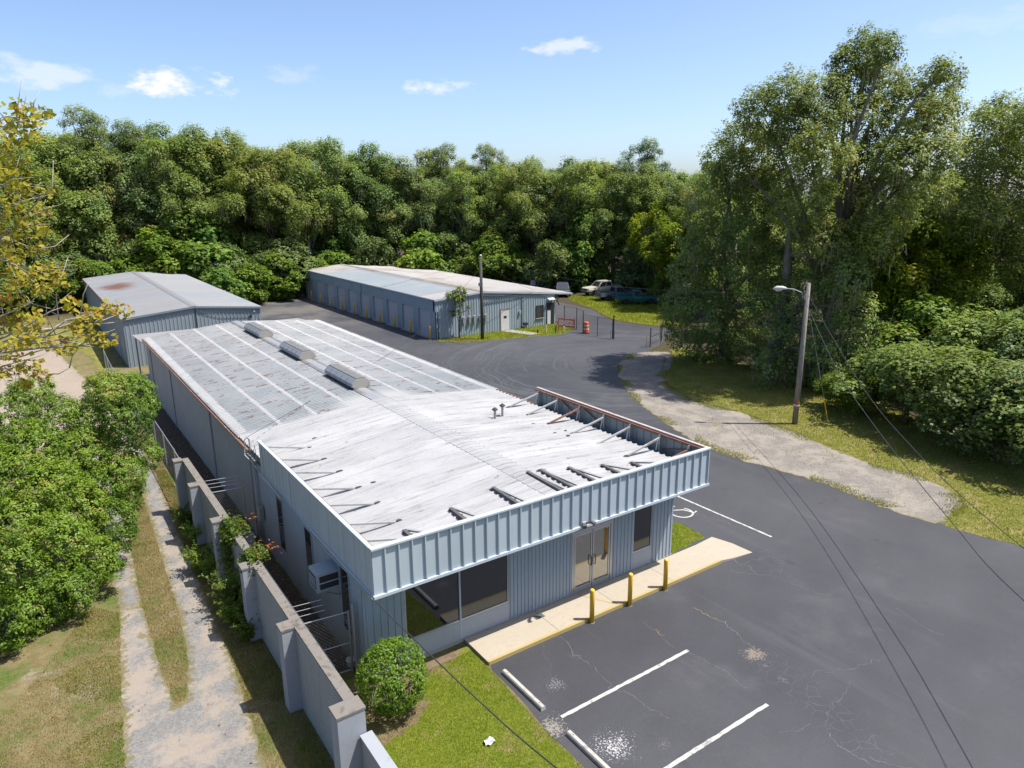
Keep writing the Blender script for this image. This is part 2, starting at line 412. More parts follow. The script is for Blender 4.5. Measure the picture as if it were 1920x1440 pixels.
def M_roof_galv():
    """old galvanised sheets: blue-grey, rust runs along the ribs, white sealant over the purlin screw rows"""
    m = N('roof_galvanised'); w = m.wco(); x, y, z = m.sep(w)
    st = m.noise(1.0, 6, 0.68, m.scale(w, (0.6, 15.0, 1))); a = m.noise(0.35, 5, 0.65, w); g = m.noise(4, 5, 0.7, w)
    c = m.mix(m.ramp(a, 0.32, 0.7), (0.205, 0.23, 0.245), (0.275, 0.285, 0.292))
    c = m.mix(m.ramp(st, 0.52, 0.70, 0, 0.6), c, (0.15, 0.148, 0.147))
    back = m.ramp(y, 33.0, 46.0)
    c = m.mix(m.math('MULTIPLY', back, m.ramp(st, 0.42, 0.66, 0, 0.55)), c, (0.235, 0.21, 0.195))
    c = m.mix(m.ramp(m.math('MULTIPLY_ADD', g, 0.30, m.noise(1.0, 5, 0.7, m.scale(w, (0.9, 8.0, 1), (0, 0, 0), (3, 7, 0)))), 0.715, 0.77, 0, 0.85), c, (0.115, 0.062, 0.048))
    rib = m.math('SINE', m.math('MULTIPLY', y, 2 * math.pi / 0.21655))
    c = m.mix(m.ramp(rib, 0.4, 0.95, 0, 0.35), c, (0.13, 0.13, 0.132))
    rows = None
    for px in (6.35, 7.85, 9.35, 10.85, 12.22, 13.6, 15.1, 16.6, 18.1):
        wid = 0.24 if px in (6.35, 18.1, 12.22) else 0.10
        d = m.math('ABSOLUTE', m.math('SUBTRACT', m.math('MULTIPLY_ADD', m.math('SUBTRACT', m.noise(5.5, 4, 0.7, w), 0.5), 0.22, x), px))
        r = m.ramp(d, wid, wid * 0.55)
        rows = r if rows is None else m.math('MAXIMUM', rows, r)
    rows = m.math('MULTIPLY', rows, m.ramp(m.noise(2.0, 5, 0.7, m.scale(w, (0.5, 3, 1))), 0.24, 0.46))
    ends = m.math('MAXIMUM', m.ramp(m.math('MULTIPLY_ADD', g, 0.8, y), 28.9, 28.3), m.math('MULTIPLY', m.ramp(y, 29.9, 28.6), m.ramp(m.math('ABSOLUTE', m.math('SUBTRACT', x, 12.2)), 2.4, 0.9)))
    c = m.mix(m.math('MULTIPLY', m.math('MAXIMUM', rows, ends), 0.9), c, (0.40, 0.40, 0.398))
    c = m.mul(m.ramp(m.orand(), 0, 1, 0, 0.5), c, (0.84, 0.85, 0.86))
    return m.done(m.bsdf(c, 0.5, 0.25, m.bump(g, 0.01, 0.15), 0.4))

def M_roof_far(name, ca, cb, cr, rust, spotx=None):
    m = N(name); w = m.wco(); x, y, z = m.sep(w)
    st = m.noise(1.0, 6, 0.68, m.scale(w, (0.35, 3.0, 1))); a = m.noise(0.16, 5, 0.65, w)
    c = m.mix(m.ramp(a, 0.3, 0.7), ca, cb)
    c = m.mix(m.ramp(m.math('MULTIPLY_ADD', st, 0.5, a), 0.70, 0.95, 0, rust), c, cr)
    if spotx:
        for (cx, cy, rx, ry) in spotx:
            vx = m.math('DIVIDE', m.math('SUBTRACT', x, cx), rx); vy = m.math('DIVIDE', m.math('SUBTRACT', y, cy), ry)
            d = m.math('SQRT', m.math('ADD', m.math('MULTIPLY', vx, vx), m.math('MULTIPLY', vy, vy)))
            f = m.ramp(m.math('MULTIPLY_ADD', m.noise(1.0, 6, 0.75, m.scale(w, (0.5, 2.6, 1))), 2.6, d), 2.35, 1.55, 0, 0.9)
            c = m.mix(f, c, (0.15, 0.058, 0.038))
    c = m.mul(m.ramp(m.orand(), 0, 1, 0, 0.4), c, (0.87, 0.87, 0.88))
    return m.done(m.bsdf(c, 0.55, 0.1, None, 0.3))

def M_block(name, col, stain):
    m = N(name); w = m.wco(); x, y, z = m.sep(w)
    st = m.noise(1.0, 6, 0.7, m.scale(w, (3, 3, 0.3))); a = m.noise(1.1, 5, 0.65, w); f = m.noise(30, 4, 0.7, w)
    c = m.mul(1.0, col, m.mix(a, (0.84,) * 3, (1.14,) * 3))
    c = m.mix(m.ramp(st, 0.52, 0.74, 0, 0.45), c, stain)
    c = m.mul(0.6, c, m.mix(f, (0.85,) * 3, (1.15,) * 3))
    c = m.mul(m.ramp(m.orand(), 0, 1, 0, 0.3), c, (0.90, 0.90, 0.91))
    return m.done(m.bsdf(c, 0.8, 0.0, m.bump(f, 0.006, 0.4), 0.3))

def M_concrete(name, col, stain, k=0.5):
    m = N(name); w = m.wco()
    a = m.noise(0.9, 6, 0.65, w); b = m.noise(6, 6, 0.75, w); f = m.noise(60, 3, 0.7, w)
    c = m.mul(1.0, col, m.mix(a, (0.88,) * 3, (1.10,) * 3))
    c = m.mix(m.ramp(m.math('MULTIPLY_ADD', a, 0.4, b), 0.70, 0.88, 0, k), c, stain)
    c = m.mul(0.7, c, m.mix(f, (0.85,) * 3, (1.15,) * 3))
    return m.done(m.bsdf(c, 0.85, 0.0, m.bump(m.math('ADD', f, b), 0.008, 0.3), 0.25))

def M_leaf(name, ca, cb, cc=None, trans=0.28, rough=0.5, spec=0.35, hue=0.10):
    rough = max(rough, 0.5); spec *= 0.6; trans += 0.22; ca = tuple(k * 1.15 for k in ca); cb = tuple(k * 1.22 for k in cb)
    """leaf: colour runs between two greens by the leaf clump, a few leaves take a third colour"""
    m = N(name); m.k = 1.0; t = m.attr('tint')
    c = m.mix(m.ramp(t, 0.0, 1.0, 0, 1, False), ca, cb)
    if cc: c = m.mix(m.ramp(t, 0.93, 0.97), c, cc)
    o = m.orand()
    c = m.mul(1.0, c, m.mix(o, (1 + hue * 0.9, 1 + hue * 0.35, 1 - hue * 1.2), (1 - hue * 1.0, 1 - hue * 0.3, 1 + hue * 0.9)))
    o2 = m.math('FRACT', m.math('MULTIPLY', o, 7.31)); c = m.mul(1.0, c, m.mix(o2, (1 - hue,) * 3, (1 + hue,) * 3))
    d = m.bsdf(c, rough, 0.0, None, spec)
    tr = m.n('ShaderNodeBsdfTranslucent', {'Color': m.mul(1.0, c, (1.15, 1.15, 0.6))}).outputs[0]
    return m.done(m.n('ShaderNodeMixShader', {0: trans, 1: d, 2: tr}).outputs[0])

def M_bark(name, ca, cb):
    m = N(name); st = m.noise(1.0, 5, 0.65, m.scale(m.co(), (9, 9, 1.6)))
    c = m.mix(m.ramp(st, 0.3, 0.7), ca, cb)
    return m.done(m.bsdf(c, 0.9, 0.0, m.bump(st, 0.05, 0.6), 0.15))

def M_glass(name, col, rough=0.03, metal=0.9):
    """tinted mirror-film glazing: dark, with a clear reflection of the lot"""
    m = N(name); m.k = 1.0; nz = m.noise(0.8, 3, 0.5, m.wco())
    return m.done(m.bsdf(col, rough, metal, m.bump(nz, 0.01, 0.06), 0.5))

MAT = {}
MAT['asphalt'] = M_asphalt()
MAT['ground'] = M_ground()
MAT['lawn'] = M_lawn('lawn_green', (0.125, 0.175, 0.014), (0.205, 0.24, 0.026), (0.27, 0.225, 0.085), 0.45)
MAT['verge'] = M_lawn('verge_grass', (0.15, 0.165, 0.030), (0.225, 0.225, 0.048), (0.30, 0.25, 0.10), 0.72)
MAT['farlawn'] = M_lawn('meadow_grass', (0.17, 0.195, 0.020), (0.245, 0.26, 0.032), (0.30, 0.265, 0.075), 0.5)
MAT['gravel'] = M_gravel('gravel_track', (0.185, 0.178, 0.168), (0.27, 0.262, 0.248), (0.17, 0.145, 0.055), 0.15, (0.33, 0.28, 0.225))
MAT['shoulder'] = M_gravel('gravel_shoulder', (0.185, 0.166, 0.146), (0.29, 0.262, 0.232), (0.20, 0.175, 0.045), 0.95, (0.31, 0.275, 0.23))
MAT['sand'] = M_gravel('bare_sand', (0.32, 0.265, 0.21), (0.385, 0.32, 0.255), (0.22, 0.19, 0.09), 0.15, (0.345, 0.285, 0.23))
MAT['roof_white'] = M_roof_white()
MAT['roof_galv'] = M_roof_galv()
MAT['roof_shed'] = M_roof_far('roof_shed_metal', (0.235, 0.25, 0.27), (0.29, 0.30, 0.312), (0.24, 0.205, 0.175), 0.45, [(8.0, 84.5, 2.0, 4.2), (15.2, 96.5, 0.8, 1.6)])
MAT['roof_store'] = M_roof_far('roof_storage_worn', (0.33, 0.315, 0.305), (0.40, 0.39, 0.375), (0.23, 0.195, 0.165), 0.9)
MAT['roof_store_new'] = M_roof_far('roof_storage_new_sheets', (0.235, 0.27, 0.295), (0.27, 0.30, 0.32), (0.31, 0.30, 0.295), 0.2)
BLUE = (0.36, 0.42, 0.465)
MAT['fascia'] = sheet_paint('fascia_blue_grey_paint', (0.455, 0.52, 0.565), 0.0, 0.25, 0.4)
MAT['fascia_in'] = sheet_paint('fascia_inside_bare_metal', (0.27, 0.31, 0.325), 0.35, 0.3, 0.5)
MAT['trim'] = sheet_paint('trim_pale_blue_paint', (0.50, 0.56, 0.60), 0.0, 0.15, 0.4)
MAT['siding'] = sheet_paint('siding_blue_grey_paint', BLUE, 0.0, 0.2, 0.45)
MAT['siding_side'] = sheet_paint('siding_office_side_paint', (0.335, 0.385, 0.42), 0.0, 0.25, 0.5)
MAT['shed_wall'] = sheet_paint('shed_siding_paint', (0.275, 0.32, 0.355), 0.0, 0.3, 0.5)
MAT['store_wall'] = sheet_paint('storage_siding_paint', (0.335, 0.405, 0.45), 0.0, 0.25, 0.5)
MAT['kick'] = sheet_paint('kick_panel_paint', (0.43, 0.455, 0.475), 0.0, 0.2, 0.5)
MAT['blockwall'] = M_block('painted_block', (0.345, 0.355, 0.345), (0.20, 0.195, 0.185))
MAT['pier'] = M_block('painted_pier_block', (0.35, 0.37, 0.395), (0.24, 0.245, 0.25))
MAT['sidewall'] = M_block('painted_block_long_wall', (0.335, 0.35, 0.355), (0.24, 0.235, 0.225))
MAT['coping'] = M_concrete('weathered_coping', (0.215, 0.195, 0.17), (0.09, 0.08, 0.068), 0.8)
MAT['walk'] = M_concrete('sidewalk_concrete', (0.44, 0.385, 0.30), (0.34, 0.28, 0.205), 0.35)
MAT['walk2'] = M_concrete('pale_concrete', (0.40, 0.38, 0.335), (0.27, 0.245, 0.205), 0.35)
MAT['mossy'] = M_concrete('mossy_concrete_strip', (0.26, 0.235, 0.20), (0.055, 0.05, 0.04), 0.95)
MAT['stop'] = M_concrete('wheel_stop_concrete', (0.46, 0.445, 0.41), (0.21, 0.195, 0.17), 0.7)
MAT['stripe'] = M_concrete('worn_white_paint', (0.50, 0.495, 0.46), (0.15, 0.15, 0.15), 0.75)
MAT['yellow'] = plain('yellow_bollard_paint', (0.95, 0.56, 0.035), 0.45, 0, 0.12, 4, 0.5, 0.1, (0.55, 0.33, 0.05))
MAT['yellow_edge'] = M_concrete('faded_yellow_kerb_paint', (0.45, 0.345, 0.13), (0.42, 0.36, 0.26), 0.95)
MAT['white'] = plain('white_paint', (0.62, 0.62, 0.61), 0.5, 0, 0.06, 2)
MAT['door_white'] = plain('roll_door_white', (0.50, 0.505, 0.52), 0.5, 0, 0.08, 1.2)
MAT['alu'] = plain('aluminium', (0.58, 0.60, 0.62), 0.35, 0.7, 0.08, 3)
MAT['galv'] = plain('galvanised_steel', (0.42, 0.44, 0.45), 0.45, 0.55, 0.15, 4)
MAT['brace_dark'] = plain('brace_dark_steel', (0.13, 0.125, 0.12), 0.6, 0.2, 0.35, 3, 0.4, 0, (0.20, 0.11, 0.075))
MAT['brace'] = plain('brace_weathered_steel', (0.46, 0.47, 0.46), 0.55, 0.35, 0.25, 3, 0.4, 0, (0.27, 0.16, 0.11))
MAT['rusty'] = plain('rusty_steel', (0.235, 0.115, 0.075), 0.8, 0.1, 0.35, 3, 0.3, 0.2, (0.38, 0.33, 0.30))
MAT['tar'] = plain('roofing_tar', (0.05, 0.047, 0.043), 0.75, 0, 0.3, 6, 0.3, 0.3)
MAT['dark'] = plain('dark_opening', (0.02, 0.02, 0.022), 0.6, 0, 0.2, 3)
MAT['black'] = plain('black_rubber', (0.022, 0.022, 0.024), 0.7, 0, 0.2, 5)
MAT['cable'] = plain('black_cable', (0.03, 0.03, 0.032), 0.6, 0, 0.1, 2)
MAT['glass'] = M_glass('tinted_glass', (0.088, 0.094, 0.104))
MAT['glass_door'] = M_glass('door_glass', (0.40, 0.39, 0.36))
MAT['glass_side'] = M_glass('side_window_glass', (0.16, 0.155, 0.15))
MAT['pole'] = M_bark('pole_wood', (0.20, 0.175, 0.145), (0.34, 0.31, 0.265))
MAT['pole_dark'] = M_bark('pole_wood_treated', (0.07, 0.075, 0.055), (0.13, 0.135, 0.10))
MAT['bark'] = M_bark('oak_bark', (0.075, 0.06, 0.048), (0.18, 0.15, 0.125))
MAT['bark_pale'] = M_bark('pale_bark', (0.36, 0.31, 0.26), (0.58, 0.53, 0.47))
MAT['bark_pine'] = M_bark('pine_bark', (0.10, 0.07, 0.055), (0.21, 0.155, 0.12))
MAT['leaf_oak'] = M_leaf('leaf_oak', (0.102, 0.145, 0.048), (0.226, 0.286, 0.090), (0.23, 0.20, 0.07), 0.25, 0.5, 0.3, 0.15)
MAT['leaf_live'] = M_leaf('leaf_live_oak', (0.100, 0.136, 0.036), (0.240, 0.282, 0.074), (0.29, 0.27, 0.10), 0.22, 0.5, 0.4, 0.03)
MAT['bark_grey'] = M_bark('grey_mossy_bark', (0.15, 0.14, 0.115), (0.30, 0.275, 0.235))
MAT['leaf_oak2'] = M_leaf('leaf_laurel_oak', (0.106, 0.156, 0.042), (0.238, 0.300, 0.080), (0.24, 0.22, 0.06), 0.25, 0.5, 0.3, 0.15)
MAT['leaf_dark'] = M_leaf('leaf_dark_evergreen', (0.080, 0.124, 0.044), (0.195, 0.245, 0.080), (0.20, 0.15, 0.05), 0.22, 0.45, 0.35, 0.15)
MAT['leaf_bright'] = M_leaf('leaf_bright_understorey', (0.075, 0.140, 0.022), (0.205, 0.285, 0.050), (0.24, 0.25, 0.05), 0.3, 0.45, 0.35, 0.15)
MAT['leaf_lime'] = M_leaf('leaf_yellow_green', (0.085, 0.135, 0.010), (0.24, 0.285, 0.022), (0.30, 0.27, 0.03), 0.32, 0.5, 0.3, 0.1)
MAT['leaf_pine'] = M_leaf('pine_needles', (0.075, 0.115, 0.040), (0.180, 0.22, 0.08), None, 0.2, 0.55, 0.25, 0.1)
MAT['leaf_mango'] = M_leaf('leaf_glossy_green', (0.038, 0.088, 0.008), (0.195, 0.280, 0.026), (0.30, 0.28, 0.06), 0.16, 0.35, 0.5, 0.06)
MAT['leaf_bush'] = M_leaf('leaf_clipped_bush', (0.050, 0.105, 0.010), (0.150, 0.240, 0.022), None, 0.22, 0.32, 0.5, 0.02)
MAT['leaf_vine'] = M_leaf('leaf_vine', (0.035, 0.075, 0.010), (0.135, 0.175, 0.025), (0.34, 0.09, 0.03), 0.25, 0.45, 0.35, 0.08)
MAT['leaf_red'] = M_leaf('leaf_red_vine', (0.26, 0.060, 0.02), (0.38, 0.16, 0.04), None, 0.25, 0.45, 0.3, 0.05)
MAT['leaf_yellow'] = M_leaf('leaf_autumn_yellow', (0.14, 0.155, 0.020), (0.40, 0.335, 0.048), (0.42, 0.20, 0.04), 0.33, 0.5, 0.3, 0.05)
MAT['moss'] = M_leaf('hanging_moss', (0.13, 0.118, 0.088), (0.25, 0.228, 0.175), None, 0.2, 0.85, 0.1, 0.08)
MAT['blade'] = M_leaf('grass_blade', (0.105, 0.140, 0.012), (0.255, 0.275, 0.036), (0.36, 0.29, 0.12), 0.25, 0.7, 0.2, 0.02)
MAT['blade_verge'] = M_leaf('verge_blade', (0.12, 0.135, 0.024), (0.26, 0.25, 0.060), (0.34, 0.28, 0.13), 0.2, 0.7, 0.2, 0.02)
MAT['blade_dry'] = M_leaf('dry_grass_blade', (0.15, 0.125, 0.035), (0.34, 0.27, 0.125), (0.12, 0.17, 0.03), 0.2, 0.7, 0.2, 0.02)
MAT['litter'] = M_leaf('fallen_leaves', (0.13, 0.075, 0.035), (0.30, 0.17, 0.075), None, 0.1, 0.8, 0.1, 0.02)
MAT['crack'] = plain('crack_filler', (0.165, 0.165, 0.17), 0.9, 0, 0.3, 5)
MAT['crack_weed'] = plain('crack_with_dead_weeds', (0.30, 0.21, 0.10), 0.9, 0, 0.4, 8)

# ------------------------------------------------------------------ ground, lot, tracks, lawns
def densify(poly, step, jit, rng, closed=True, keep=()):
    out = []; n = len(poly)
    for i in range(n if closed else n - 1):
        a = np.array(poly[i]); b = np.array(poly[(i + 1) % n]); L = np.linalg.norm(b - a); k = max(1, int(L / step))
        nv = np.array([-(b - a)[1], (b - a)[0]]) / max(L, 1e-6)
        straight = i in keep
        for j in range(k):
            p = a + (b - a) * j / k
            if not straight and jit: p = p + nv * (rng.normal() * jit)
            out.append(p)
    return np.array(out)
def smooth_poly(poly, it=2):
    for _ in range(it):
        q = []
        for i in range(len(poly)):
            a = np.array(poly[i]); b = np.array(poly[(i + 1) % len(poly)]); q += [a * 0.75 + b * 0.25, a * 0.25 + b * 0.75]
        poly = q
    return poly
def inside(P, poly):
    poly = np.asarray(poly); x = P[:, 0]; y = P[:, 1]; c = np.zeros(len(P), bool); n = len(poly)
    for i in range(n):
        x0, y0 = poly[i]; x1, y1 = poly[(i + 1) % n]
        if y0 == y1: continue
        c ^= ((y0 > y) != (y1 > y)) & (x < (x1 - x0) * (y - y0) / (y1 - y0) + x0)
    return c
def edge_dist(P, poly):
    poly = np.asarray(poly); d = np.full(len(P), 1e9)
    for i in range(len(poly)):
        a = poly[i]; b = poly[(i + 1) % len(poly)]; ab = b - a; t = np.clip(((P - a) @ ab) / max(ab @ ab, 1e-9), 0, 1)
        d = np.minimum(d, np.hypot(*(P - a - t[:, None] * ab).T))
    return d
def sheet(name, poly, z, mat, parent=None, step=0.35, jit=0.05, grid=0.6, seed=1, keep=(), bumpy=0.0):
    rng = np.random.default_rng(seed)
    B = densify(poly, step, jit, rng, True, keep)
    lo = B.min(0); hi = B.max(0)
    gx, gy = np.meshgrid(np.arange(lo[0], hi[0], grid), np.arange(lo[1], hi[1], grid))
    P = np.stack([gx.ravel(), gy.ravel()], 1) + rng.uniform(-0.2, 0.2, (gx.size, 2)) * grid
    P = P[inside(P, B)]
    if len(P): P = P[edge_dist(P, B) > step * 0.5]
    allp = [Vector(p) for p in B] + [Vector(p) for p in P]
    nb = len(B)
    res = delaunay_2d_cdt(allp, [(i, (i + 1) % nb) for i in range(nb)], [], 1, 1e-5)
    V = np.array([(v[0], v[1]) for v in res[0]]); F = np.array([f for f in res[2] if len(f) == 3])
    cen = V[F].mean(1); F = F[inside(cen, B)]
    # all triangles facing up
    a, b, c = V[F[:, 0]], V[F[:, 1]], V[F[:, 2]]
    cr = (b[:, 0] - a[:, 0]) * (c[:, 1] - a[:, 1]) - (b[:, 1] - a[:, 1]) * (c[:, 0] - a[:, 0]); F[cr < 0] = F[cr < 0][:, ::-1]
    E = edge_dist(V, B)
    Z = np.full(len(V), z) + (bumpy * np.minimum(E, 1) * rng.random(len(V)) if bumpy else 0)
    me = np_mesh(name, np.column_stack([V, Z]), F, mat, None, True)
    at = me.attributes.new('edge', 'FLOAT', 'POINT'); at.data.foreach_set('value', E.astype(np.float32))
    o = link(name, me, parent)
    return o, B

g_me = MB().add([(-2500, -2500, 0), (2500, -2500, 0), (2500, 2500, 0), (-2500, 2500, 0)], [(0, 1, 2, 3)])
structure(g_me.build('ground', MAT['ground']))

px = lambda L, z=0: [G(a, b, z) for a, b in L]
lot_poly = [(9.15, 0.5), (9.12, 10.4), (9.18, 12.3), (9.34, 14.6), (9.6, 15.4), (18.3, 15.4), (18.3, 53.2), (16.4, 60.0), (16.4, 98.5), (30.0, 99.5), (48.0, 96.0), (53.0, 84.0), (55.5, 72.0)] + \
    px([(1112, 581), (1128, 592), (1150, 602), (1200, 610), (1262, 618)]) + [(46.6, 44.0), (43.0, 42.2)] + \
    px([(1210, 662), (1172, 675), (1158, 692), (1163, 712), (1185, 740), (1240, 780), (1335, 840), (1440, 870), (1560, 905), (1745, 975), (1870, 1013), (1960, 1030)]) + [(29.6, 5.0), (30.5, 0.5)]
lot, _ = sheet('asphalt_lot', lot_poly, 0.004, MAT['asphalt'], None, 0.5, 0.035, 2.5, 3)
structure(lot)

track_w = [(-0.3, 6.0), (0.24, 16.6), (0.5, 19.6), (0.98, 24.0), (1.15, 30.2), (1.35, 38.0), (1.2, 46.0), (2.0, 46.0), (2.1, 38.0), (1.92, 30.0), (1.62, 24.3), (1.55, 20.0), (1.62, 18.2),
           (1.9, 18.2), (2.25, 19.8), (2.54, 22.9), (2.72, 27.5), (3.2, 36.0), (3.0, 45.5), (3.85, 45.5), (3.95, 37.3), (3.6, 29.0), (3.45, 23.8), (3.3, 19.0), (2.95, 14.8), (2.4, 6.0)]
track, _ = sheet('gravel_track', track_w, 0.006, MAT['gravel'], None, 0.16, 0.035, 0.35, 4)
structure(track)
sand_poly = smooth_poly([(-14, 44), (1.0, 43.5), (3.4, 46), (3.5, 52), (2.9, 58), (2.2, 66), (1.2, 76), (-1, 77), (-3, 71), (-9, 69), (-16, 66)], 2)
sand, _ = sheet('sandy_clearing', sand_poly, 0.010, MAT['sand'], None, 0.3, 0.07, 0.7, 5)
structure(sand)
shoulder_poly = smooth_poly(px([(1152, 696), (1172, 668), (1222, 656), (1262, 660), (1262, 690), (1240, 712), (1300, 752), (1390, 772), (1500, 812), (1620, 868), (1740, 895), (1822, 945), (1790, 972), (1740, 985), (1560, 912), (1440, 876), (1330, 844), (1236, 786), (1180, 742)]), 1)
shoulder, SHB = sheet('gravel_shoulder', shoulder_poly, 0.009, MAT['shoulder'], None, 0.3, 0.07, 0.6, 6)
structure(shoulder)

lawn_poly = [(4.9, 0.5), (9.05, 0.5), (9.02, 10.4), (9.08, 12.3), (9.22, 14.6), (9.28, 15.95), (7.6, 16.15), (4.75, 16.6), (4.75, 12.4)]
lawn, LAWNB = sheet('front_lawn', lawn_poly, 0.012, MAT['lawn'], None, 0.2, 0.03, 0.5, 7); structure(lawn)
patch_poly = px([(1257, 1042), (1262, 972), (1325, 1008)])
patch_poly = [(18.35, 16.35), (18.35, 20.4), (19.6, 19.4), (20.65, 17.9), (20.5, 16.6)]
patch, PATB = sheet('corner_lawn', patch_poly, 0.012, MAT['lawn'], None, 0.15, 0.03, 0.4, 8); structure(patch)
verge_poly = smooth_poly(px([(1258, 648), (1300, 655), (1400, 688), (1520, 712), (1640, 752), (1800, 815), (2060, 890), (2070, 1060), (1900, 1022), (1855, 1010), (1750, 980), (1822, 945), (1740, 895), (1620, 868), (1500, 812), (1390, 772), (1300, 752), (1236, 712), (1260, 690)]), 1)
verge, VERB = sheet('grass_verge', verge_poly, 0.013, MAT['verge'], None, 0.3, 0.08, 0.6, 9); structure(verge)
isl_poly = smooth_poly(px([(1060, 556), (1100, 553), (1180, 556), (1260, 560), (1290, 575), (1290, 612), (1262, 614), (1200, 607), (1150, 599), (1130, 589), (1112, 578), (1090, 571), (1075, 566)]), 1)
isl, ISLB = sheet('meadow_patch', isl_poly, 0.014, MAT['farlawn'], None, 0.4, 0.08, 0.9, 10); structure(isl)
strip_poly = [(31.2, 57.8), (30.9, 57.2), (32.3, 55.2), (35.7, 54.5), (38.6, 53.9), (42.6, 52.9), (45.0, 54.5), (45.4, 57.8)]
b3lawn, B3LB = sheet('storage_lawn', strip_poly, 0.013, MAT['farlawn'], None, 0.25, 0.06, 0.6, 11); structure(b3lawn)
mulch, _ = sheet('mulch_bed', smooth_poly([(31.0, 57.0), (32.3, 55.25), (34.3, 55.0), (34.2, 56.6), (32.8, 57.2)], 1), 0.017, plain('red_mulch', (0.20, 0.115, 0.06), 0.95, 0, 0.4, 4), None, 0.2, 0.04, 0.4, 12); structure(mulch)
deadg, _ = sheet('dirt_edge', smooth_poly([(4.85, 13.6), (5.9, 13.75), (6.9, 14.1), (7.3, 14.8), (7.5, 15.5), (9.1, 15.75), (8.9, 16.0), (7.4, 16.1), (4.85, 16.4)], 1), 0.016, plain('dry_leaf_dirt', (0.19, 0.14, 0.085), 0.95, 0, 0.45, 5, 0.2, 0.6, (0.075, 0.055, 0.035)), None, 0.12, 0.05, 0.4, 13); structure(deadg)
deadr, _ = sheet('litter_strip', smooth_poly([(4.62, 17.2), (6.15, 17.0), (6.15, 53), (4.7, 53)], 0), 0.011, plain('leaf_litter_soil', (0.085, 0.068, 0.05), 0.95, 0, 0.5, 2.5, 0.2, 0.6, (0.035, 0.03, 0.02)), None, 0.3, 0.04, 0.6, 14); structure(deadr)
isl2, _ = sheet('left_lawn', smooth_poly([(-16, 77), (1.0, 78), (4.0, 70), (3.6, 62), (4.6, 60), (5.4, 70), (5.6, 90), (-16, 88)], 1), 0.012, MAT['verge'], None, 0.4, 0.1, 1.0, 15); structure(isl2)
lf, _ = sheet('left_path_edge', smooth_poly([(3.5, 53), (4.4, 46), (4.5, 60), (3.2, 60)], 1), 0.015, MAT['verge'], None, 0.3, 0.1, 0.6, 16); structure(lf)

# painted lines on the lot: each one a flat part of the lot
def paint(name, a, b, w, z=0.008, mat='stripe', seed=1):
    a = np.array(a); b = np.array(b); L = np.linalg.norm(b - a); d = (b - a) / L; n = np.array([-d[1], d[0]]); rng = np.random.default_rng(seed)
    k = max(2, int(L / 0.15)); l = []; r = []
    for i in range(k + 1):
        p = a + d * (L * i / k); l.append(p + n * (w / 2 + rng.normal() * 0.006)); r.append(p - n * (w / 2 + rng.normal() * 0.006))
    vs = [(*p, z) for p in l] + [(*p, z) for p in r]
    return MB().add(vs, [(i, k + 1 + i, k + 2 + i, i + 1) for i in range(k)]).build(name, MAT[mat], lot)
paint('parking_line', (9.72, 12.02), (14.50, 12.04), 0.11, seed=2)
paint('parking_line', (9.75, 9.28), (14.45, 9.27), 0.11, seed=3)
paint('parking_line', (9.75, 6.5), (14.45, 6.5), 0.11, seed=4)
paint('parking_line', (22.58, 20.0), (22.64, 15.06), 0.10, seed=5)
# wheelchair symbol in worn white paint beside the building corner
sym = MB()
def ribbon(mb, pts, w, z):
    pts = [np.array(p, float) for p in pts]; vs = []; fs = []
    for i, p in enumerate(pts):
        d = pts[min(i + 1, len(pts) - 1)] - pts[max(i - 1, 0)]; d = d / max(np.linalg.norm(d), 1e-9); n = np.array([-d[1], d[0]])
        ww = w[i] if hasattr(w, '__len__') else w
        vs += [(*(p + n * ww / 2), z), (*(p - n * ww / 2), z)]
    for i in range(len(pts) - 1): fs.append((2 * i, 2 * i + 1, 2 * i + 3, 2 * i + 2))
    mb.add(vs, fs); return mb
c0 = np.array([21.45, 18.62])
ribbon(sym, [c0 + 0.46 * np.array([math.cos(a), math.sin(a)]) for a in np.linspace(math.radians(150), math.radians(390), 18)], 0.085, 0.0085)
ribbon(sym, [c0 + np.array(q) for q in ((-0.15, 0.95), (-0.12, 0.35), (0.25, 0.15), (0.42, -0.32), (0.62, -0.26))], 0.085, 0.0105)
ribbon(sym, [c0 + np.array(q) for q in ((-0.15, 0.62), (0.22, 0.60))], 0.07, 0.0125)
ribbon(sym, [c0 + np.array((-0.18, 1.18)) + 0.07 * np.array([math.cos(a), math.sin(a)]) for a in np.linspace(0, 2 * math.pi, 12)], 0.12, 0.0145)
sym.build('painted_symbol', MAT['stripe'], lot)
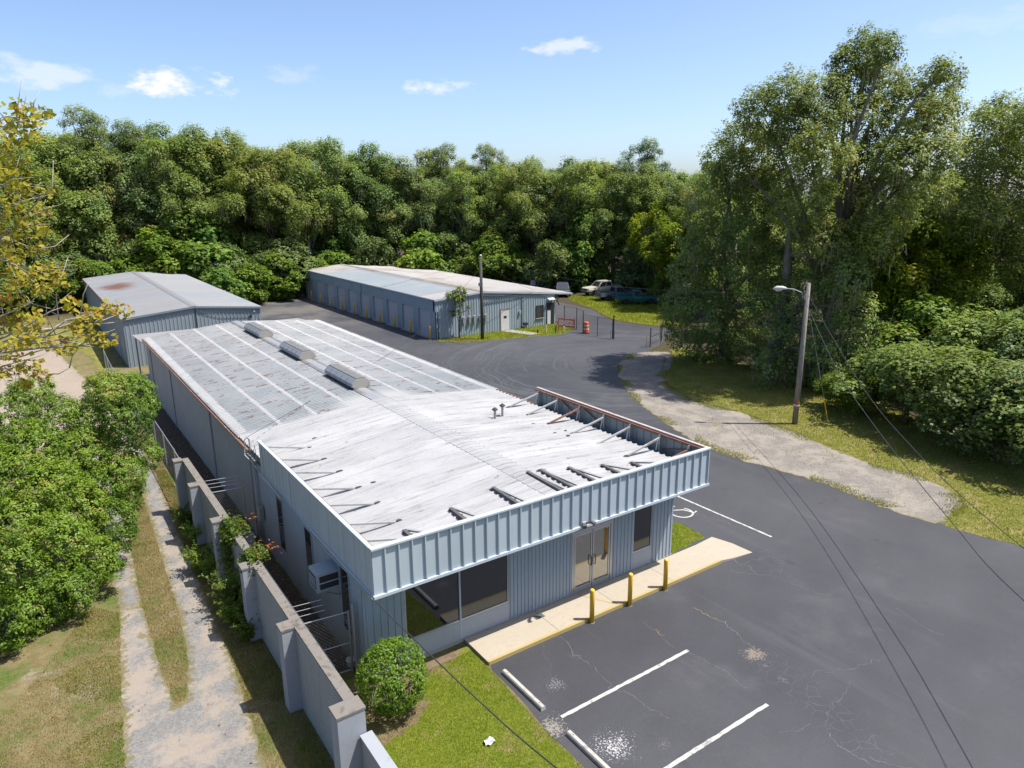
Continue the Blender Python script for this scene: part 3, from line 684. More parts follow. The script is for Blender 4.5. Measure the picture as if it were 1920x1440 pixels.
# long cracks: thin wandering seams
def crack(a, b, w, seed, mat='crack', wander=0.05, z=0.0065):
    rng = np.random.default_rng(seed); a = np.array(a, float); b = np.array(b, float); n = max(6, int(np.linalg.norm(b - a) / 0.07)); pts = []; off = np.zeros(2)
    for i in range(n + 1):
        off = off * 0.93 + rng.normal(size=2) * wander; s = math.sin(math.pi * i / n) ** 0.3 if 0 < i < n else 0
        pts.append(a + (b - a) * i / n + off * s)
    ws = [w * (0.15 + 0.6 * rng.random()) for _ in pts]
    return ribbon(MB(), pts, ws, z).build('crack', MAT[mat], lot)
for i, (a, b, w, mt) in enumerate([((1040, 1185), (1140, 1290), .022, 'crack'), ((1140, 1290), (1250, 1345), .022, 'crack'), ((1300, 1140), (1360, 1170), .035, 'crack_weed'), ((1360, 1170), (1410, 1215), .03, 'crack'),
        ((1290, 1225), (1400, 1290), .022, 'crack'), ((1300, 1232), (1330, 1245), .02, 'crack'), ((1205, 1165), (1265, 1215), .022, 'crack'), ((1230, 1180), (1246, 1192), .03, 'crack_weed'), ((1520, 1270), (1650, 1240), .018, 'crack'), ((1560, 1330), (1600, 1280), .015, 'crack'), ((1460, 1372), (1520, 1355), .018, 'crack'),
        ((1555, 1375), (1640, 1440), .03, 'crack'), ((1370, 1070), (1465, 1085), .025, 'crack'), ((1465, 1085), (1560, 1115), .02, 'crack'), ((1290, 960), (1370, 985), .03, 'crack'), ((1680, 1140), (1770, 1190), .02, 'crack'), ((1630, 1420), (1710, 1440), .025, 'crack'),
        ((1375, 1045), (1420, 1075), .03, 'crack'), ((1390, 1062), (1440, 1048), .02, 'crack'), ((1030, 1300), (1010, 1180), .012, 'crack'), ((900, 752), (960, 770), .05, 'crack')]):
    crack(G(*a), G(*b), w, 30 + i, mt)

# grass blades and fallen leaves as real geometry: uncountable, one mesh for each lawn
def blades(name, poly, n, h, w, mat, label, seed, z=0.012, bias=None, lean=0.5, clump=0.0):
    rng = np.random.default_rng(seed); poly = np.asarray(poly); lo = poly.min(0); hi = poly.max(0); P = []
    got = 0
    while got < n:
        Q = rng.uniform(lo, hi, (n * 2, 2)); Q = Q[inside(Q, poly)]
        if bias is not None: Q = Q[rng.random(len(Q)) < bias(Q)]
        P.append(Q); got += len(Q)
        if len(Q) == 0: break
    P = np.concatenate(P)[:n]; n = len(P)
    a = rng.uniform(0, 2 * math.pi, n); hh = h * rng.uniform(0.45, 1.25, n); ww = w * rng.uniform(0.6, 1.3, n)
    t = np.stack([np.cos(a), np.sin(a), np.zeros(n)], 1); b = np.stack([-np.sin(a), np.cos(a), np.zeros(n)], 1)
    base = np.column_stack([P, np.full(n, z)]); tip = base + b * (hh * lean * rng.uniform(-1, 1, n))[:, None] + np.array([0, 0, 1]) * hh[:, None]
    V = np.stack([base - t * ww[:, None] / 2, base + t * ww[:, None] / 2, tip], 1).reshape(-1, 3); F = np.arange(3 * n).reshape(-1, 3)
    # clump tint from a cheap smooth field
    fld = 0.5 + 0.25 * np.sin(P[:, 0] * 2.1 + np.sin(P[:, 1] * 1.3) * 2) * np.cos(P[:, 1] * 1.7 + np.sin(P[:, 0] * 0.9)) + rng.normal(size=n) * 0.2
    o = link(name, np_mesh(name, V, F, MAT[mat], {'tint': np.clip(fld, 0, 1)}))
    return tag(o, label, 'grass', None, 'stuff')
blades('grass', [(4.95, 7.0), (9.15, 7.0), (9.12, 12.3), (9.3, 14.9), (9.3, 15.7), (5.0, 15.6)], 75000, 0.045, 0.012, 'blade', 'short bright green grass of the front lawn', 21)
blades('grass', patch_poly, 9000, 0.06, 0.014, 'blade', 'bright grass at the corner of the office front', 22)
blades('grass', VERB, 70000, 0.08, 0.03, 'blade_verge', 'yellow green grass of the verge below the oaks', 23, lean=0.8)
blades('grass', SHB, 16000, 0.07, 0.028, 'blade_verge', 'sparse grass creeping in over the edges of the gravel shoulder', 34, 0.01, bias=lambda Q: np.clip(0.75 - edge_dist(Q, SHB[::4]) * 0.9, 0.012, 1) * (np.sin(Q[:, 0] * 1.3 + np.sin(Q[:, 1] * 0.9) * 2) > -0.2), lean=0.8)
blades('grass', ISLB, 26000, 0.14, 0.06, 'blade', 'sunlit meadow grass in front of the parked trucks', 24, lean=0.8)
blades('grass', B3LB, 12000, 0.12, 0.04, 'blade', 'small lawn before the storage building end wall', 25, lean=0.8)
mid = [(1.62, 18.3), (1.55, 20.0), (1.62, 24.3), (1.92, 30.0), (2.1, 38.0), (3.15, 38), (2.72, 27.5), (2.54, 22.9), (2.25, 19.8), (1.88, 18.3)]
blades('dry_grass', mid, 26000, 0.06, 0.014, 'blade_dry', 'dry brown grass strip between the wheel tracks', 26, 0.0)
side = [(2.75, 11.5), (3.3, 19.0), (3.45, 23.8), (3.6, 29), (3.95, 37), (4.4, 37), (4.35, 31), (4.3, 11.5)]
blades('dry_grass', side, 30000, 0.055, 0.014, 'blade_dry', 'patchy dry grass between gravel track and block wall', 27, 0.0)
blades('grass', side, 9000, 0.07, 0.016, 'blade', 'green tufts between gravel track and block wall', 28, 0.0, bias=lambda Q: (np.sin(Q[:, 1] * 1.1) * np.sin(Q[:, 1] * 0.37 + 1) + (Q[:, 0] - 3.4) * 0.7 > 0.1).astype(float))
leftg = [(-4.5, 14.5), (0.2, 14.5), (0.24, 16.6), (0.5, 19.6), (0.95, 24.0), (0.2, 25), (-1.2, 22.0), (-2.5, 20)]
blades('dry_grass', leftg, 26000, 0.055, 0.014, 'blade_dry', 'dry thin grass left of the gravel track', 29, 0.0)
blades('grass', leftg, 12000, 0.06, 0.016, 'blade', 'green grass patches left of the gravel track', 30, 0.0, bias=lambda Q: (np.sin(Q[:, 0] * 1.7 + 1.0) + np.sin(Q[:, 1] * 1.9 + Q[:, 0]) > 0.35).astype(float))

def leaf_litter(name, poly, n, s, label, seed, z=0.02, mat='litter'):
    rng = np.random.default_rng(seed); poly = np.asarray(poly); Q = rng.uniform(poly.min(0), poly.max(0), (n * 4, 2)); Q = Q[inside(Q, poly)][:n]; n = len(Q)
    a = rng.uniform(0, 6.28, n); ss = s * rng.uniform(0.5, 1.4, n); t = np.stack([np.cos(a), np.sin(a), rng.normal(size=n) * 0.3], 1) * ss[:, None]; b = np.stack([-np.sin(a), np.cos(a), rng.normal(size=n) * 0.3], 1) * ss[:, None] * 0.6
    c = np.column_stack([Q, z + rng.random(n) * 0.03]); V = np.stack([c - t, c + b, c + t, c - b], 1).reshape(-1, 3)
    o = link(name, np_mesh(name, V, np.arange(4 * n).reshape(-1, 4), MAT[mat], {'tint': rng.random(n)})); return tag(o, label, 'leaves', None, 'stuff')
leaf_litter('fallen_leaves', [(3.4, 18.5), (4.3, 18.5), (4.4, 40), (3.9, 40), (3.5, 26)], 800, 0.04, 'orange fallen leaves along the foot of the block wall', 31)
leaf_litter('fallen_leaves', [(-4, 15), (3.4, 15), (3.4, 30), (0, 30)], 170, 0.032, 'scattered dead leaves over the gravel track', 32)
leaf_litter('fallen_leaves', [(4.75, 17.0), (6.1, 17.0), (6.1, 44), (4.75, 44)], 1800, 0.04, 'brown leaf litter in the gap beside the building', 33)

# ------------------------------------------------------------------ sheet-metal pieces
def rib_profile(W, nrib, base, top, depth):
    pts = [(0.0, 0.0)]; pitch = W / nrib
    for k in range(nrib):
        c = pitch * (k + 0.5) if nrib > 1 else W - base / 2 - 0.002
        pts += [(c - base / 2, 0), (c - top / 2, -depth), (c + top / 2, -depth), (c + base / 2, 0)]
    pts.append((W, 0.0)); return pts
def panel_mesh(name, mat, W, H0, H1=None, nrib=3, base=0.09, top=0.04, depth=0.03, z0=0.0):
    """ribbed wall sheet: width along local x, outer side towards local -y, standing from z0 to H0 (left) / H1 (right)"""
    H1 = H0 if H1 is None else H1
    pr = rib_profile(W, nrib, base, top, depth); n = len(pr)
    vs = [(u, v, z0) for u, v in pr] + [(u, v, H0 + (H1 - H0) * u / W) for u, v in pr]
    return MB().add(vs, [(i, i + 1, n + i + 1, n + i) for i in range(n - 1)]).mesh(name, mat)
ROT = {'-y': 0.0, '+x': math.pi / 2, '+y': math.pi, '-x': -math.pi / 2}
def clad(parent, mat, facing, pos, a, b, z0, z1, width=0.9, name='wall_panel', **kw):
    """row of sheets on a wall plane. facing: outward axis; pos: plane coordinate; a..b span along the wall; top(t): roof line"""
    n = max(1, round((b - a) / width)); W = (b - a) / n; me = None
    for k in range(n):
        s = a + k * W
        lo, hi = (s, s + W)
        start, end = (lo, hi) if facing in ('-y', '+x') else (hi, lo)
        if me is None: me = panel_mesh(name, mat, W, z1, z0=z0, **kw)
        m2 = me
        loc = (start, pos, 0) if facing in ('-y', '+y') else (pos, start, 0)
        o = piece(name, m2, parent, loc); o.rotation_euler = (0, 0, ROT[facing] + random.uniform(-0.004, 0.004)); o.location += Vector((random.uniform(-.002, .002), random.uniform(-.002, .002), 0))
def roof_sheets(parent, mat, xe, ze, xr, zr, ya, yb, width=0.9, nrib=3, name='roof_sheet', h=0.03, base=0.09, top=0.05, wob=0.0):
    n = max(1, round((yb - ya) / width)); W = (yb - ya) / n
    pr = [(u, -v) for u, v in rib_profile(W, nrib, base, top, h)]; k = len(pr); meshes = []
    for j in range(3):
        FR = (0, .2, .4, .6, .8, .925, .94, 1.0); mb = MB(); m = 7
        for i in range(m + 1):
            f = FR[i]; rs = 1.0 if f < 0.93 else 0.0; x = xe + (xr - xe) * f; z = ze + (zr - ze) * f
            dz = (math.sin(i * 2.1 + j) * wob) if 0 < i < m else 0
            mb.v += [(x, u, z + v * rs + dz * rs) for u, v in pr]
        for i in range(m):
            for q in range(k - 1): mb.f.append((i * k + q, i * k + q + 1, (i + 1) * k + q + 1, (i + 1) * k + q))
        meshes.append(mb.mesh(name, mat))
    for i in range(n):
        piece(name, meshes[i % 3], parent, (0, ya + i * W, random.uniform(-0.002, 0.004)))

# ------------------------------------------------------------------ office and workshop building
B = thing('workshop_building', 'long low blue grey metal building with white roof and ribbed parapet', 'building', (12.2, 34.0, 0))
X0, X1, YF, YM, YB = 6.2, 18.25, 16.24, 26.5, 53.0
ZE, ZR, XR = 3.85, 4.40, 12.22
def roof_z(x): return ZE + (ZR - ZE) * (1 - abs(x - XR) / 6.05)
# walls
w = MB().box(X0, X0 + 0.2, YM, YB, 0, 3.78); w.build('side_wall', MAT['sidewall'], B)
w = MB().box(X0 + 0.2, X1 - 0.05, YB - 0.2, YB, 0, 3.78); w.build('back_wall', MAT['sidewall'], B)
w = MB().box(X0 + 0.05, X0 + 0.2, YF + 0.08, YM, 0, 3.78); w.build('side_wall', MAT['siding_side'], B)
clad(B, MAT['siding'], '+x', X1, YF, YB, 0.0, 3.8, 0.9, nrib=3)
MB().box(X1 - 0.2, X1 - 0.03, YF + 0.1, YB, 0, 3.78).build('side_wall', MAT['siding'], B)
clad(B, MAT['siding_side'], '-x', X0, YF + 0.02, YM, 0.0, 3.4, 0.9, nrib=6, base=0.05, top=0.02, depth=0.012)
for y in (27.0, 33.8, 43.9, 51.0): MB().box(X0 - 0.06, X0 + 0.02, y - 0.09, y + 0.09, 0, 3.76).build('pilaster', MAT['sidewall'], B)
MB().box(X0 - 0.02, X1 + 0.02, YF - 0.015, YF + 0.2, -0.05, 0.13).build('plinth', MAT['walk2'], B)
front = [(X0, 7.45), (10.97, 13.5), (15.27, 16.27), (17.18, X1)]
for a, b in front: clad(B, MAT['siding'], '-y', YF, a, b, 0.10, 3.25, 0.9 if b - a > 1.1 else b - a, nrib=6, base=0.05, top=0.024, depth=0.026)
for a, b, z in [(7.45, 10.97, 2.95), (13.5, 15.27, 2.98), (16.27, 17.18, 2.95)]: MB().box(a, b, YF - 0.004, YF + 0.1, z, 3.25).build('header', MAT['siding'], B)
MB().box(X0 + 0.2, X1 - 0.2, YF + 0.35, YF + 0.5, 0, 3.7).build('inner_wall', MAT['dark'], B)
# storefront windows
def front_window(a, b, z0, z1, mull=()):
    wnd = MB().box(a, b, YF + 0.01, YF + 0.07, z0 - 0.05, z0).box(a, b, YF + 0.01, YF + 0.07, z1, z1 + 0.04).box(a, a + 0.035, YF + 0.012, YF + 0.068, z0, z1).box(b - 0.035, b, YF + 0.012, YF + 0.068, z0, z1).build('window', MAT['alu'], B)
    xs = [a + 0.035] + list(mull) + [b - 0.035]
    for i in range(len(xs) - 1): MB().box(xs[i], xs[i + 1], YF + 0.04, YF + 0.05, z0, z1).build('pane', MAT['glass'], wnd)
    for x in mull: MB().box(x - 0.025, x + 0.025, YF - 0.01, YF + 0.06, 0.12, z1).build('mullion', MAT['trim'], wnd)
    xs2 = [a] + list(mull) + [b]
    for i in range(len(xs2) - 1): MB().box(xs2[i] + 0.004, xs2[i + 1] - 0.004, YF + 0.0, YF + 0.05, 0.12, z0 - 0.052).build('kick_panel', MAT['kick'], B)
front_window(7.45, 10.97, 0.78, 2.9, (9.23,))
front_window(16.27, 17.18, 0.80, 2.9)
# entrance: transom over a pair of glazed doors
ent = MB().box(13.5, 13.58, YF - 0.01, YF + 0.09, 0.11, 2.94).box(15.19, 15.27, YF - 0.01, YF + 0.09, 0.11, 2.94).box(13.58, 15.19, YF - 0.008, YF + 0.088, 2.26, 2.36).box(13.58, 15.19, YF - 0.008, YF + 0.088, 2.88, 2.94).build('entrance_frame', MAT['alu'], B)
MB().box(13.58, 15.19, YF + 0.03, YF + 0.04, 2.36, 2.88).build('pane', MAT['glass_door'], ent)
for a, b, hx in [(13.6, 14.37, 14.30), (14.40, 15.17, 14.47)]:
    dr = MB().box(a, a + 0.06, YF, YF + 0.05, 0.13, 2.25).box(b - 0.06, b, YF, YF + 0.05, 0.13, 2.25).box(a + 0.06, b - 0.06, YF, YF + 0.05, 0.13, 0.28).box(a + 0.06, b - 0.06, YF, YF + 0.05, 2.15, 2.25).build('door', MAT['alu'], B)
    MB().box(a + 0.06, b - 0.06, YF + 0.02, YF + 0.03, 0.28, 2.15).build('pane', MAT['glass_door'], dr)
    MB().tube([(hx, YF - 0.005, 0.95), (hx, YF - 0.06, 0.97), (hx, YF - 0.06, 1.28), (hx, YF - 0.005, 1.30)], 0.016, 6).build('handle', MAT['black'], dr)
# side windows
for y in (23.4, 20.45, 17.42):
    wn_ = MB().box(X0 - 0.03, X0 + 0.03, y - 0.34, y - 0.30, 0.88, 3.02).box(X0 - 0.03, X0 + 0.03, y + 0.30, y + 0.34, 0.88, 3.02).box(X0 - 0.03, X0 + 0.03, y - 0.30, y + 0.30, 0.88, 0.93).box(X0 - 0.03, X0 + 0.03, y - 0.30, y + 0.30, 2.97, 3.02).build('window', MAT['siding_side'], B)
    MB().box(X0 - 0.018, X0 + 0.02, y - 0.30, y + 0.30, 0.93, 2.97).build('pane', MAT['glass_side'], wn_)
# roof sheets
roof_sheets(B, MAT['roof_white'], 6.12, ZE + 0.006, XR, ZR + 0.006, 15.2, 28.1, 0.86, 3, wob=0.006, h=0.045, base=0.11, top=0.035)
roof_sheets(B, MAT['roof_white'], 18.22, ZE - 0.0, XR, ZR + 0.006, 15.2, 28.1, 0.86, 3, wob=0.006, h=0.045, base=0.11, top=0.035)
roof_sheets(B, MAT['roof_galv'], 6.08, ZE - 0.006, XR, ZR - 0.006, 28.0, YB + 0.12, 0.86, 4, h=0.032, base=0.09, wob=0.004)
roof_sheets(B, MAT['roof_galv'], 18.42, ZE - 0.006, XR, ZR - 0.006, 28.0, YB + 0.12, 0.86, 4, h=0.032, base=0.09, wob=0.004)
for a, b, m in [(15.2, 28.1, 'roof_white'), (28.1, YB + 0.12, 'roof_galv')]:
    MB().strip([(XR - 0.385, ZR - 0.022), (XR - 0.375, ZR - 0.012), (XR, ZR + 0.026), (XR + 0.375, ZR - 0.012), (XR + 0.385, ZR - 0.022)], 'y', a, b).build('ridge_cap', MAT[m], B)
MB().box(6.0, 6.10, YM, YB + 0.1, 3.74, 3.79).build('eave_gutter', MAT['rusty'], B)
MB().box(18.42, 18.48, 25.1, YB + 0.1, 3.76, 3.80).build('eave_flashing', MAT['rusty'], B)
MB().prism([(6.15, 3.72), (6.15, 3.80), (XR, 4.36), (18.4, 3.80), (18.4, 3.72), (XR, 4.26)], 'y', YB + 0.02, YB + 0.10).build('gable_trim', MAT['trim'], B)
# lean-to at the back
MB().add([(6.0, YB + 0.05, 3.62), (18.4, YB + 0.05, 3.62), (18.4, 58.3, 3.30), (6.0, 58.3, 3.30), (6.0, YB + 0.05, 3.58), (18.4, YB + 0.05, 3.58), (18.4, 58.3, 3.26), (6.0, 58.3, 3.26)], [(0, 1, 2, 3), (7, 6, 5, 4), (0, 3, 7, 4), (3, 2, 6, 7), (2, 1, 5, 6), (1, 0, 4, 5)]).build('lean_to_roof', MAT['roof_store'], B)
for x in (6.2, 12.2, 18.2): MB().box(x - 0.05, x + 0.05, 58.0, 58.1, 0, 3.27).build('lean_to_post', MAT['galv'], B)
MB().bar((6.2, 58.05, 2.75), (6.2, 57.4, 3.28), 0.05, 0.05).build('knee_brace', MAT['galv'], B)
MB().box(6.0, 18.6, 53.05, 58.6, 0.01, 0.14).build('back_slab', MAT['walk2'], B)
# three ridge ventilators
for y0, y1 in ((45.4, 48.9), (37.6, 41.1), (30.2, 33.7)):
    v = MB().prism([(XR - 0.30, ZR - 0.02), (XR - 0.46, ZR + 0.10), (XR - 0.46, ZR + 0.27), (XR - 0.26, ZR + 0.46), (XR + 0.26, ZR + 0.46), (XR + 0.46, ZR + 0.27), (XR + 0.46, ZR + 0.10), (XR + 0.30, ZR - 0.02)], 'y', y0, y1).build('ridge_vent', MAT['galv'], B)
    MB().prism([(XR - 0.24, ZR + 0.45), (XR - 0.22, ZR + 0.50), (XR + 0.22, ZR + 0.50), (XR + 0.24, ZR + 0.45)], 'y', y0 + 0.03, y1 - 0.03).build('vent_cap', plain('weathered_vent_top', (0.20, 0.20, 0.19), 0.7, 0.3, 0.3, 3) if y0 > 45 else bpy.data.materials['weathered_vent_top'], v)
    for yy in (y0 - 0.012, y1): MB().prism([(XR - 0.27, ZR + 0.02), (XR - 0.43, ZR + 0.13), (XR - 0.43, ZR + 0.29), (XR - 0.24, ZR + 0.44), (XR + 0.24, ZR + 0.44), (XR + 0.43, ZR + 0.29), (XR + 0.43, ZR + 0.13), (XR + 0.27, ZR + 0.02)], 'y', yy, yy + 0.012).build('end_plate', MAT['walk2'], v)
    for i in range(1, 5):
        yy = y0 + (y1 - y0) * i / 5
        MB().prism([(XR - 0.475, ZR + 0.10), (XR - 0.475, ZR + 0.31), (XR - 0.27, ZR + 0.475), (XR - 0.25, ZR + 0.465), (XR - 0.455, ZR + 0.30), (XR - 0.455, ZR + 0.10)], 'y', yy - 0.02, yy + 0.02).build('vent_seam', MAT['galv'], v)
# parapet: ribbed panels on three sides
PX0, PX1, PY0, PY1, PZ0, PZ1 = 6.10, 18.62, 15.10, 25.05, 3.24, 4.52
clad(B, MAT['fascia'], '-y', PY0, PX0, PX1, PZ0, PZ1, (PX1 - PX0) / 33, 'fascia_panel', nrib=1, base=0.07, top=0.035, depth=0.055)
clad(B, MAT['fascia'], '-x', PX0, PY0 + 0.01, PY1, PZ0, PZ1, (PY1 - PY0) / 26, 'fascia_panel', nrib=1, base=0.06, top=0.03, depth=0.02)
clad(B, MAT['fascia'], '+x', PX1, PY0 + 0.01, PY1, PZ0, PZ1, (PY1 - PY0) / 26, 'fascia_panel', nrib=1, base=0.06, top=0.03, depth=0.02)
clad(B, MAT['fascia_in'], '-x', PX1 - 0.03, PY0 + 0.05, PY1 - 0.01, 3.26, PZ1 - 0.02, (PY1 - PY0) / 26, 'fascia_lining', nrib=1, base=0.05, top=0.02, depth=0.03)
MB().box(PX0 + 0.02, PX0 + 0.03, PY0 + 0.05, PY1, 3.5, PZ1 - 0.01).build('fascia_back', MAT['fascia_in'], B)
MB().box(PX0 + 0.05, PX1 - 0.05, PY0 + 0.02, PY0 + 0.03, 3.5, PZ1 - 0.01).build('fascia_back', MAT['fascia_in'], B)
MB().box(PX0 - 0.03, PX1 + 0.03, PY0 - 0.065, PY0 + 0.10, PZ1, PZ1 + 0.05).build('parapet_cap', MAT['trim'], B)
MB().box(PX0 - 0.035, PX0 + 0.08, PY0 + 0.101, PY1, PZ1 - 0.002, PZ1 + 0.046).build('parapet_cap', MAT['trim'], B)
MB().box(PX1 - 0.08, PX1 + 0.035, PY0 + 0.101, PY1, PZ1 - 0.002, PZ1 + 0.046).build('parapet_cap', plain('cap_rusted_edge', (0.50, 0.42, 0.39), 0.6, 0.1, 0.3, 3, 0.4, 0, (0.33, 0.15, 0.10)), B)
MB().box(PX1 - 0.16, PX1 - 0.085, PY0 + 0.12, PY1 - 0.02, PZ1 - 0.10, PZ1 - 0.02).build('cap_rail', MAT['rusty'], B)
MB().box(PX0 + 0.085, PX0 + 0.13, PY0 + 0.12, PY1 - 0.02, PZ1 - 0.06, PZ1 + 0.0).build('cap_rail', MAT['rusty'], B)
MB().box(PX0 + 0.1, PX1 - 0.1, PY0 + 0.103, PY0 + 0.15, PZ1 - 0.05, PZ1 + 0.02).build('cap_rail', MAT['rusty'], B)
MB().box(PX0 - 0.03, PX1 + 0.03, PY0 - 0.075, PY0 + 0.06, PZ0 - 0.06, PZ0 + 0.02).build('fascia_sill', MAT['trim'], B)
MB().box(PX0 - 0.045, PX0 + 0.03, PY0 + 0.062, PY1 + 0.3, PZ0 - 0.055, PZ0 + 0.015).build('fascia_sill', MAT['trim'], B)
MB().box(PX1 - 0.03, PX1 + 0.045, PY0 + 0.062, PY1 + 0.2, PZ0 - 0.055, PZ0 + 0.015).build('fascia_sill', MAT['trim'], B)
MB().box(PX0 + 0.032, PX1 - 0.032, PY0 + 0.062, YF + 0.02, PZ0 - 0.03, PZ0 - 0.005).build('soffit', MAT['siding'], B)
MB().box(X1 + 0.03, PX1 - 0.032, YF + 0.022, PY1, PZ0 - 0.03, PZ0 - 0.005).build('soffit', MAT['siding'], B)
MB().box(PX0 + 0.03, PX1 - 0.03, PY1 - 0.02, PY1 + 0.02, PZ0, 3.6).build('parapet_return', MAT['fascia_in'], B)
# parapet bracing
tar_me = MB().lathe([(0.14, 0.0), (0.11, 0.02), (0.03, 0.03)], 0, 0, 9).mesh('tar_patch', MAT['tar'])
def tarpatch(x, y, s=1.0):
    o = piece('tar_patch', tar_me, B, (x, y, roof_z(x) + 0.012)); o.scale = (s * random.uniform(0.8, 1.5), s * random.uniform(0.5, 0.9), 1); o.rotation_euler = (0, 0, random.uniform(-0.3, 0.3))
for k, y in enumerate((24.75, 23.35, 21.85, 20.33, 18.82, 17.26, 15.85)):
    rusty = k in (2, 6)
    MB().box(18.42, 18.50, y - 0.035, y + 0.035, 3.80, 4.46).build('parapet_post', MAT['brace'], B)
    MB().bar((18.34, y + 0.06, 3.86), (18.46, y + 0.06, 4.40), 0.045, 0.03).build('parapet_stiffener', MAT['white'], B)
    if k < 6:
        MB().bar((16.82, y - 0.02, roof_z(16.82) + 0.03), (18.44, y - 0.02, 4.36), 0.07, 0.06).build('parapet_brace', MAT['rusty' if rusty else 'brace'], B)
        tarpatch(16.8, y, 0.7)
MB().bar((17.0, 16.0, roof_z(17.0) + 0.03), (18.44, 15.86, 4.30), 0.06, 0.05).build('parapet_brace', MAT['rusty'], B)
for (ya, za), (yb, zb) in [((23.2, 4.40), (22.0, 3.9)), ((21.7, 4.40), (20.4, 3.9)), ((17.2, 3.92), (15.95, 4.25))]:
    MB().bar((18.53, ya, za), (18.53, yb, zb), 0.05, 0.03).build('cross_brace', MAT['rusty'], B)
for k, y in enumerate((24.8, 23.25, 21.8, 20.15, 18.7, 17.18, 16.0)):
    MB().box(6.17, 6.24, y - 0.03, y + 0.03, 3.86, 4.47).build('parapet_post', MAT['rusty' if k % 2 else 'brace'], B)
    MB().bar((7.72, y, roof_z(7.72) + 0.02), (6.24, y, 4.36), 0.065, 0.05).build('parapet_brace', MAT['brace'], B)
    tarpatch(7.85, y + 0.02, 0.9)
for k, x in enumerate((16.4, 15.25, 14.0, 12.98, 12.48, 11.0, 9.35, 7.75)):
    yf = (16.64, 16.85, 17.1, 17.3, 17.3, 17.05, 16.8, 16.58)[k] - 0.1; z = roof_z(x)
    MB().bar((x, yf, z + 0.05), (x, PY0 + 0.12, 4.47), 0.085, 0.05).build('parapet_brace', MAT['brace'], B)
    MB().bar((x - 0.10, yf - 0.02, z + 0.085), (x - 0.18, PY0 + 0.13, z + 0.10), 0.10, 0.06).build('brace_shadow_bar', MAT['brace_dark'], B)  # dark bar standing in for the shadow the brace casts on the roof
    tarpatch(x - 0.03, yf + 0.03, 1.1)
for (a, b) in [(590, 822), (700, 905), (1000, 795), (1030, 800), (1060, 805), (1040, 812), (1065, 816)]:
    x, y = G(a, b, 4.05); tarpatch(x, y, 0.55)
# roof pipes and the fittings of the service entry
for (a, b, h) in ((928, 784, .34), (942, 778, .42)):
    x, y = G(a, b, 4.15); z = roof_z(x)
    p = MB().tube([(x, y, z - 0.02), (x, y, z + h)], 0.05, 8).build('vent_pipe', MAT['galv'], B)
    MB().lathe([(0.07, z + h), (0.14, z + h + 0.05), (0.03, z + h + 0.14)], x, y, 8).build('pipe_cap', MAT['tar'], p)
for i, (y, r) in enumerate(((26.15, .035), (26.3, .03), (25.95, .025))):
    MB().tube([(6.12, y, 0.3), (6.12, y, 3.75 + 0.1 * i)], r, 6).build('conduit', MAT['galv'], B)
MB().box(6.0, 6.16, 25.55, 25.85, 1.2, 1.75).build('meter_box', MAT['galv'], B)
mast = MB().tube([(6.08, 26.3, 3.6), (6.08, 26.3, 4.25), (6.0, 26.3, 4.35), (5.92, 26.28, 4.28)], 0.03, 6).build('service_mast', MAT['galv'], B)
MB().tube([(5.92, 26.28, 4.28), (5.8, 26.0, 3.9), (5.95, 25.7, 3.75), (6.1, 25.6, 3.9), (6.15, 25.9, 4.1)], 0.014, 5).build('drip_loop', MAT['cable'], mast)
MB().tube([(5.95, 26.5, 4.2), (5.85, 26.2, 3.7), (6.0, 25.9, 3.5), (6.05, 25.5, 3.35)], 0.012, 5).build('drip_loop', MAT['white'], mast)
MB().box(6.0, 6.1, 25.5, 26.6, 3.62, 3.66).build('cross_arm', MAT['galv'], mast)
# floodlight on the parapet over the entrance
fl = MB().box(12.88, 13.02, 14.98, 15.06, 3.26, 3.40).build('floodlight_bracket', MAT['brace'], B)
for s in (-1, 1):
    MB().tube([(12.95 + s * 0.05, 14.98, 3.36), (12.95 + s * 0.16, 14.86, 3.42), (12.95 + s * 0.20, 14.76, 3.38)], [0.03, 0.06, 0.075], 8).build('lamp_head', MAT['brace_dark'], fl)

# window air conditioner
A = thing('window_air_conditioner', 'blue grey boxy air conditioner sticking out of the office side wall', 'air conditioner', (5.85, 18.1, 2.2))
MB().box(5.5, X0 + 0.0, 17.75, 18.42, 2.22, 2.78).build('casing', MAT['siding_side'], A)
gr = MB().box(5.58, 6.12, 17.735, 17.75, 2.30, 2.70).build('grille', MAT['dark'], A)
MB().box(5.56, 6.14, 17.725, 17.735, 2.48, 2.51).build('grille_bar', MAT['fascia'], gr)
g2 = MB().box(5.485, 5.5, 17.83, 18.34, 2.30, 2.70).build('grille', MAT['dark'], A)
for z in (2.38, 2.46, 2.54, 2.62): MB().box(5.475, 5.485, 17.83, 18.34, z, z + 0.02).build('grille_bar', MAT['fascia'], g2)
MB().bar((5.6, 17.85, 2.2), (6.2, 17.85, 1.9), 0.03, 0.03).build('bracket', MAT['galv'], A)

